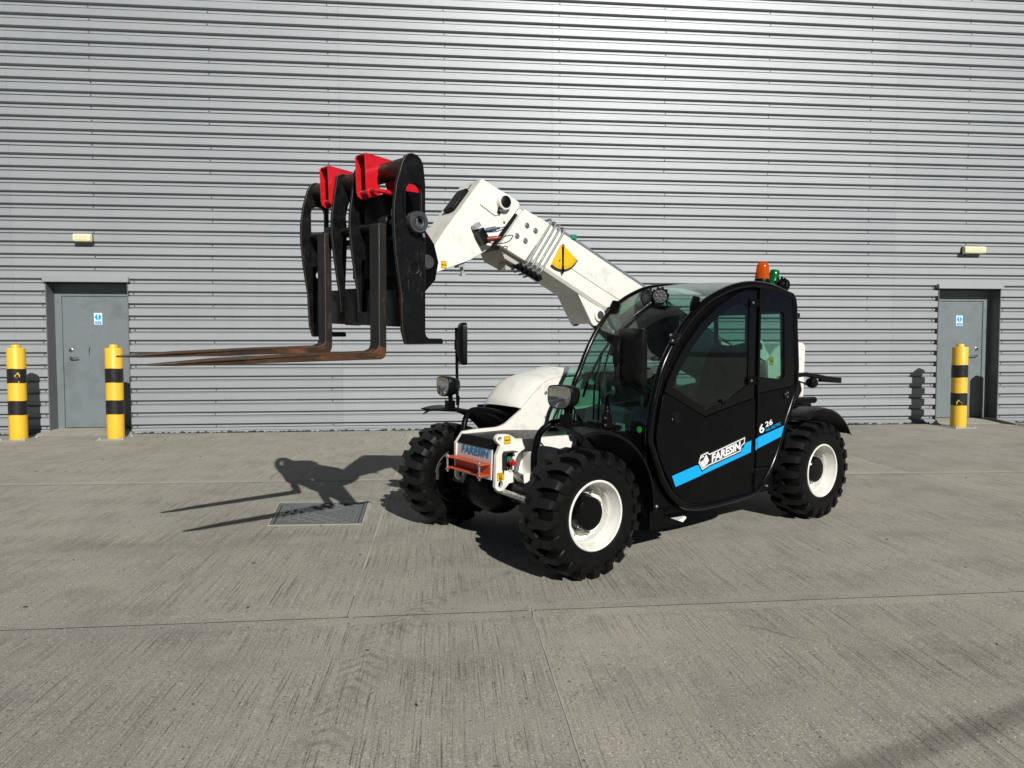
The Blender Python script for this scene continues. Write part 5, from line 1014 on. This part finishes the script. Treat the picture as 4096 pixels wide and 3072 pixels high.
g = G(); g.plate([(0.10, 2.475), (0.065, 2.455), (0.085, 2.425), (0.11, 2.43)], 'y', yh+0.01, yh+0.022); g.build('pin_keeper', BLKSTEEL, hd); G().lathe([(0.010, 0), (0.010, 0.008), (0, 0.009)], (0.09, yh+0.022, 2.445), (0, 1, 0), 6, False).build('keeper_bolt', CHROME, hd)
G().lathe([(0.009, 0), (0.009, 0.003), (0, 0.005)], (0.040, yh, 2.368), (0, 1, 0), 12, False).build('grease_plug', GREYCOLLAR, hd)
# black pad and painted 2 on the sloping top face of the head
ta = Vector((0.229, 0, 2.656)); tb = Vector((0.508, 0, 2.309)); td = (tb-ta).normalized(); tn = Vector((-td.z, 0, td.x)); tn = tn if tn.x > 0 else -tn
Rm_ = Matrix((td, Vector((0, 1, 0)), tn)).transposed()
G().obox(ta+td*0.205+Vector((0, HC+0.02, 0))+tn*0.014, (0.20, 0.13, 0.03), Rm_).build('rubber_pad', BLKPLASTIC, hd, bevel=0.008)
decal('lettering', FILM_K, '2', 0.028, 0.04, ta+td*0.055+Vector((0, HC+0.04, 0))+tn*0.0008, (0, 1, 0), -td, hd, bold=0.01)
# quick connect block with coloured couplings on the head
g = G(); g.obox((0.255, yh+0.035, 2.245), (0.06, 0.07, 0.11), Matrix.Rotation(rad(35), 3, 'Y')); qc = g.build('coupling_block', BLKSTEEL, TH, bevel=0.006)
g = G(); g.obox((0.300, yh+0.03, 2.315), (0.05, 0.05, 0.03), Matrix.Rotation(rad(35), 3, 'Y')); g.build('coupling_plate', GALV, qc)
g = G(); g.cyl((0.245, yh+0.07, 2.285), (0.18, yh+0.10, 2.30), 0.016, 12); g.cyl((0.18, yh+0.10, 2.30), (0.155, yh+0.11, 2.305), 0.009, 10); g.build('blue_cap', M('dark_blue_cap', (0.03, 0.06, 0.13), 0.45), qc)
g = G(); g.cyl((0.235, yh+0.07, 2.225), (0.17, yh+0.10, 2.235), 0.017, 12); g.cyl((0.17, yh+0.10, 2.235), (0.145, yh+0.11, 2.24), 0.009, 10); g.build('red_cap', M('dark_red_cap', (0.20, 0.018, 0.015), 0.45), qc)
for p0, zz in (((0.155, 2.305), 0.0), ((0.145, 2.24), -0.005)):
    g = G(); g.tube(smooth([(p0[0], yh+0.11, p0[1]), (p0[0]-0.05, yh+0.12, p0[1]+0.015), (p0[0]-0.095, yh+0.12, p0[1]+0.05+zz*6), (p0[0]-0.075, yh+0.10, p0[1]+0.02+zz*8), (p0[0]-0.0, yh+0.08, p0[1]-0.02+zz*4), (0.24, yh+0.04, p0[1]-0.03)], 4), 0.0035, 6); g.build('cap_lanyard', BLKPLASTIC, qc)
# stop screw under the head and small sticker
g = G(); g.cyl((0.370, HC+0.08, 2.075), (0.352, HC+0.08, 1.985), 0.013, 10); g.lathe([(0.024, 0), (0.024, 0.014), (0, 0.015)], (0.352, HC+0.08, 1.99), (-0.2, 0, -1), 6, False); g.obox((0.40, HC+0.10, 2.09), (0.05, 0.06, 0.12), Matrix.Rotation(rad(12), 3, 'Y')); g.build('stop_screw', GALV, hd)
hook_sticker(hd, 0.545, 2.035, yh, 0.045, 0.05, 'hook')
# bracket and cylinder under the boom
g = G(); g.plate([(-0.674, 1.905), (-0.700, 1.93), (-0.985, 1.815), (-0.985, 1.775), (-0.962, 1.72), (-0.930, 1.665), (-0.895, 1.640), (-0.860, 1.635), (-0.835, 1.655)], 'y', -0.02, 0.005); g.plate([(-0.674, 1.905), (-0.700, 1.93), (-0.985, 1.815), (-0.985, 1.775), (-0.962, 1.72), (-0.930, 1.665), (-0.895, 1.640), (-0.860, 1.635), (-0.835, 1.655)], 'y', -0.255, -0.23)
g.plate([(-0.674, 1.905), (-0.835, 1.655), (-0.845, 1.652), (-0.69, 1.905)], 'y', -0.23, -0.02, ); cyb = g.build('cylinder_bracket', WHITE, TH, bevel=0.003)
g = G(); g.lathe([(0.052, 0), (0.052, 0.018), (0.044, 0.022), (0.034, 0.022)], (-0.912, 0.003, 1.722), (0, 1, 0), 28, False); g.build('bracket_boss', WHITE, cyb); g = G(); g.cyl((-0.912, -0.26, 1.722), (-0.912, 0.030, 1.722), 0.032, 20); g.build('bracket_pin', GREYCOLLAR, cyb)
g = G(); g.tube([(-0.912, BY, 1.722), (-1.35, BY, 1.42), (-2.2, BY, 0.82)], 0.045, 18); g.lathe([(0.06, -0.05), (0.06, 0.05)], (-0.912, BY, 1.722), (0, 1, 0), 18); g.build('lift_cylinder', M('dark_cylinder', (0.02, 0.02, 0.021), 0.4), TH)

# ---- fork carriage (own frame: slightly swung on its hitch)
Rz = Matrix.Rotation(0.0665, 3, 'Z'); Ry = Matrix.Rotation(0.0123, 3, 'Y'); Rx = Matrix.Rotation(-0.0379, 3, 'X')
FC_M = (Rz @ Ry @ Rx).to_4x4(); FC_M.translation = Vector((1.176, -0.1193, 1.5258))
WC = 1.3035
g = G(); g.plate([(-0.650, 0.095), (0.632, 0.095), (0.632, 0.315), (-0.650, 0.325)], 'x', -0.075, -0.045); g.box(-0.10, -0.075, -0.63, 0.63, 0.30, 0.318); g.box(-0.10, -0.075, -0.63, 0.63, 0.095, 0.115)
FCo = g.build('fork_carriage', BLKSTEEL, TH, bevel=0.004); FCo.matrix_local = FC_M
PL = [(-0.007, 1.023), (-0.030, 1.067), (-0.050, 1.081), (-0.075, 1.0875), (-0.111, 1.080), (-0.135, 1.060), (-0.150, 1.030), (-0.164, 0.923), (-0.167, 0.060), (-0.175, 0.040), (-0.193, 0.028), (-0.285, 0.026), (-0.293, 0.018), (-0.293, -0.001), (-0.285, -0.007), (-0.038, -0.005), (-0.030, 0.002), (-0.009, 0.074), (0.000, 0.300), (0.016, 0.400), (0.033, 0.513), (0.046, 0.664), (0.046, 0.777), (0.028, 0.906)]
SLOT = [(-0.135+a*0, b) for a, b in []]
slot = [(-0.030, 0.735)]+[(-0.0825+0.0525*math.cos(rad(t)), 0.870+0.048*math.sin(rad(t))) for t in range(0, 181, 20)]+[(-0.135, 0.735)]+[(-0.0825+0.0525*math.cos(rad(t)), 0.735+0.03*math.sin(rad(t))) for t in range(200, 360, 20)]
slot = list(reversed(slot))
rimo = inset(slot, -0.016)
for sd in (1, -1):
    y1 = sd*WC/2; y0 = y1-sd*0.026
    p_ = G().plate(PL, 'y', y0, y1, [slot, list(reversed(circ(-0.090, 0.437, 0.029, 20)))]).build('side_plate', BLKSTEEL, FCo, bevel=0.003)
    worn_edges(p_, WORN)
    if sd > 0:
        G().plate(list(reversed(rimo)), 'y', y1-0.002, y1+0.008, [inset(slot, -0.003)]).build('slot_rim', BLKSTEEL, FCo, bevel=0.002)
        G().plate(circ(-0.090, 0.437, 0.027, 20), 'y', y1-0.013, y1-0.008).build('hole_disc', BLKSTEEL, FCo)
        g = G(); g.lathe([(0.062, -0.01), (0.062, 0.040), (0.058, 0.045), (0.044, 0.045), (0.043, 0.050), (0.034, 0.050), (0.032, 0.042), (0.026, 0.040), (0.025, 0.010), (0, 0.010)], (-0.095, y1, 0.698), (0, 1, 0), 36, False); g.build('shaft_collar', GREYCOLLAR, FCo, ang=25)
        g = G(); g.cyl((-0.095, y1+0.015, 0.698-0.022), (-0.085, y1+0.03, 0.698+0.022), 0.008, 8); g.cyl((-0.135, y1+0.02, 0.64), (-0.142, y1+0.022, 0.615), 0.008, 8); g.build('collar_screw', CHROME, FCo)
# the two inner ribs taper to the bottom bar
IN = [(0.005, 1.060), (-0.035, 1.078), (-0.075, 1.07), (-0.10, 1.03), (-0.105, 0.95), (-0.07, 0.87), (-0.055, 0.80), (-0.060, 0.72), (-0.060, 0.60), (-0.052, 0.45), (-0.045, 0.30), (-0.045, 0.178), (-0.012, 0.178), (-0.005, 0.300), (0.014, 0.420), (0.034, 0.560), (0.048, 0.690), (0.046, 0.790), (0.026, 0.930)]
for yc_ in (-0.150, 0.105): worn_edges(G().plate(IN, 'y', yc_-0.012, yc_+0.012).build('inner_rib', BLKSTEEL, FCo, bevel=0.003), WORN)
g = G(); g.box(-0.078, -0.040, -0.145, 0.02, 0.09, 0.33); g.build('wear_patch', FORKSTEEL, FCo, bevel=0.006)
g = G(); g.cyl((-0.088, -WC/2+0.02, 1.022), (-0.088, WC/2-0.02, 1.022), 0.057, 28); g.build('top_tube', TUBESTEEL, FCo)
g = G(); g.cyl((-0.050, -WC/2+0.02, 0.698), (-0.050, WC/2-0.02, 0.698), 0.032, 22); g.lathe([(0.043, 0), (0.043, 0.05)], (-0.05, 0.50, 0.698), (0, 1, 0), 22); g.lathe([(0.043, 0), (0.043, 0.05)], (-0.05, -0.24, 0.698), (0, 1, 0), 22); g.build('fork_shaft', BLKSTEEL, FCo)
g = G(); g.lathe([(0.013, 0), (0.013, 0.02), (0.008, 0.021), (0.008, 0.05), (0, 0.05)], (-0.045, 0.48, 0.735), (0, 0, 1), 6, False); g.build('stop_bolt', CHROME, FCo)
# forks
def fork(yc_):
    xs, zb, zt, L, hw, t = 0.0525, -0.1001, 0.6956, 1.2378, 0.056, 0.045
    side = [(xs, zt), (xs, zb+0.085), (xs+0.012, zb+0.060), (xs+0.045, zb+0.048), (xs+L*0.35, zb+0.043), (xs+L*0.75, zb+0.030), (xs+L, zb+0.012), (xs+L, zb+0.004), (xs+L*0.9, zb), (xs-0.015, zb), (xs-0.036, zb+0.010), (xs-0.048, zb+0.035), (xs-0.050, zb+0.06), (xs-0.050, zt)]
    return side, hw
def fork_obj(yc_):
    side, hw = fork(yc_); g = G(); k = len(side); vs = []
    def wid(x): return hw if x < 0.90 else hw*(1-0.62*((x-0.90)/0.39)**1.6) if x < 1.2903 else hw*0.38
    for sg in (-1, 1): vs += [(x, yc_+sg*wid(x), z) for x, z in side]
    g.add(vs, [tuple(range(12, 0, -1)), (13, 12, 1, 0), tuple(k+i for i in range(1, 13)), (k, k+1, k+12, k+13)]+[(i, (i+1) % k, (i+1) % k+k, i+k) for i in range(k)])
    o = g.build('fork', FORKSTEEL, FCo, bevel=0.004)
    bl = [(0.30, 'x')]
    # hanger sleeve over the shaft
    s_ = G(); s_.lathe([(0.055, -0.05), (0.055, 0.05)], (-0.050, yc_, 0.698), (0, 1, 0), 26); s_.plate([(0.003, 0.62), (0.003, 0.735), (-0.03, 0.752), (-0.07, 0.752), (-0.10, 0.72), (-0.10, 0.66)], 'y', yc_-0.048, yc_+0.048); s_.build('fork_hanger', BLKSTEEL, FCo, bevel=0.005)
    return o
f1 = fork_obj(0.433); f2 = fork_obj(-0.295)
for f_ in (f1, f2):                        # the blades are rusted, the shanks still dark
    worn_edges(f_, WORN); f_.data.materials.append(RUSTFORK)
    for p in f_.data.polygons:
        if p.center.x > 0.062 and p.center.z < 0.0: p.material_index = 2
# red hooks that grip the top tube
def hook_red(y0, y1, handle):
    o_ = [(0.050, 1.123), (0.055, 1.110), (0.048, 0.905), (0.038, 0.880), (0.015, 0.866), (-0.020, 0.868), (-0.040, 0.90), (-0.030, 0.96), (-0.030, 1.0), (-0.150, 0.99), (-0.215, 0.80), (-0.275, 0.66), (-0.335, 0.66), (-0.335, 1.02), (-0.20, 1.095)]
    g = G(); g.plate(o_, 'y', y0, y0+0.008); g.plate(o_, 'y', y1-0.008, y1); g.add([(0.050, y0, 1.123), (0.050, y1, 1.123), (-0.20, y1, 1.095), (-0.20, y0, 1.095), (0.050, y0, 1.115), (0.050, y1, 1.115), (-0.20, y1, 1.087), (-0.20, y0, 1.087)], [(0, 1, 2, 3), (4, 7, 6, 5), (0, 4, 5, 1), (1, 5, 6, 2), (2, 6, 7, 3), (3, 7, 4, 0)])
    h = g.build('tube_hook', RED, FCo, bevel=0.002)
    g = G(); g.cyl((0.012, y0-0.02, 0.905), (0.012, y1+0.006, 0.905), 0.014, 14)
    if handle: g.tube(smooth([(0.012, y1+0.01, 0.905), (0.012, y1+0.04, 0.905), (-0.03, y1+0.055, 0.900), (-0.10, y1+0.055, 0.895), (-0.17, y1+0.05, 0.89)], 3), 0.014, 10)
    g.build('hook_pin', RED, FCo)
hook_red(-0.298, -0.172, False); hook_red(0.203, 0.330, True)
# hitch block between carriage and boom head
g = G(); g.box(-0.30, -0.14, -0.22, 0.40, 0.40, 0.92); g.plate([(-0.16, 0.95), (-0.34, 0.88), (-0.54, 0.64), (-0.575, 0.52), (-0.55, 0.40), (-0.42, 0.27), (-0.16, 0.22)], 'y', 0.150, 0.180); g.plate([(-0.16, 0.95), (-0.34, 0.88), (-0.54, 0.64), (-0.575, 0.52), (-0.55, 0.40), (-0.42, 0.27), (-0.16, 0.22)], 'y', -0.190, -0.160)
g.box(-0.22, -0.10, -0.60, 0.58, 0.62, 0.66); g.build('hitch_block', BLACK, FCo, bevel=0.006)
g = G(); g.cyl((-0.475, -0.20, 0.515), (-0.475, 0.21, 0.515), 0.042, 22); g.lathe([(0.05, 0), (0.05, 0.012), (0.03, 0.02), (0, 0.021)], (-0.475, 0.18, 0.515), (0, 1, 0), 22, False); g.build('hitch_pin', GREYCOLLAR, FCo)

# ================================================================== cable behind the viewpoint; its soft shadow crosses the yard at the lower right
h_ = 4.0/math.sin(EL); ln = Vector((0.947, 0.321, 0)); p0 = Vector((1.95, -9.65, gz(-9.65)))+SUN*h_
pa = p0+ln*11.0; pb = p0-ln*9.0
POSTM = M('galvanised_post', (0.35, 0.36, 0.37), 0.5, 0.6)
for p_, lab in ((pa, 'grey steel post holding the cable, out of view to the right'), (pb, 'grey steel post holding the cable, out of view behind the viewpoint')):
    po = empty('steel_post', (p_.x, p_.y, gz(p_.y))); tag(po, lab, 'post', 'posts carrying the overhead cable')
    G().lathe([(0.06, -0.05), (0.05, p_.z-gz(p_.y)+0.05), (0, p_.z-gz(p_.y)+0.06)], n=16, cap=False).build('shaft', POSTM, po)
    G().lathe([(0.14, -0.02), (0.14, 0.015), (0.07, 0.02)], n=16).build('foot_plate', POSTM, po)
oc = G().tube([pb.lerp(pa, i/16)-Vector((0, 0, 0.0)) for i in range(17)], 0.011, 8).build('overhead_cable', BLKPLASTIC)
tag(oc, 'thick black overhead cable strung behind the viewpoint between two posts', 'cable')

# ================================================================== added unseen shed: blocks low sky, darkens reflections in the black paint
os_ = empty('added_shed', (0, -50, gz(-50))); tag(os_, 'added dark grey shed behind the viewpoint, blocking low sky light', 'building')
DG = M('added_shed_cladding', (0.07, 0.075, 0.08), 0.6, scale=1.5); z_ = 9.5
g = G(); g.box(-48, 48, -14, 0, -0.8, z_); g.build('added_shed_wall', DG, os_)
g = G(); rows = [[(-48.4, 0.4, z_), (-48.4, -7, z_+1.4), (-48.4, -14.4, z_)], [(48.4, 0.4, z_), (48.4, -7, z_+1.4), (48.4, -14.4, z_)]]; g.sheet(rows, 0.15); g.build('roof', DG, os_)
for x_ in (-24, -6, 12, 30):
    rd = G().box(x_, x_+4.5, 0.0, 0.06, -0.8, 4.6).build('roller_door', REVEAL, os_)
    g = G()
    for k in range(26): g.box(x_+0.05, x_+4.45, 0.06, 0.085, -0.6+k*0.2, -0.6+k*0.2+0.15)
    tag(g.build('door_laths', REVEAL, rd), kind='stuff')
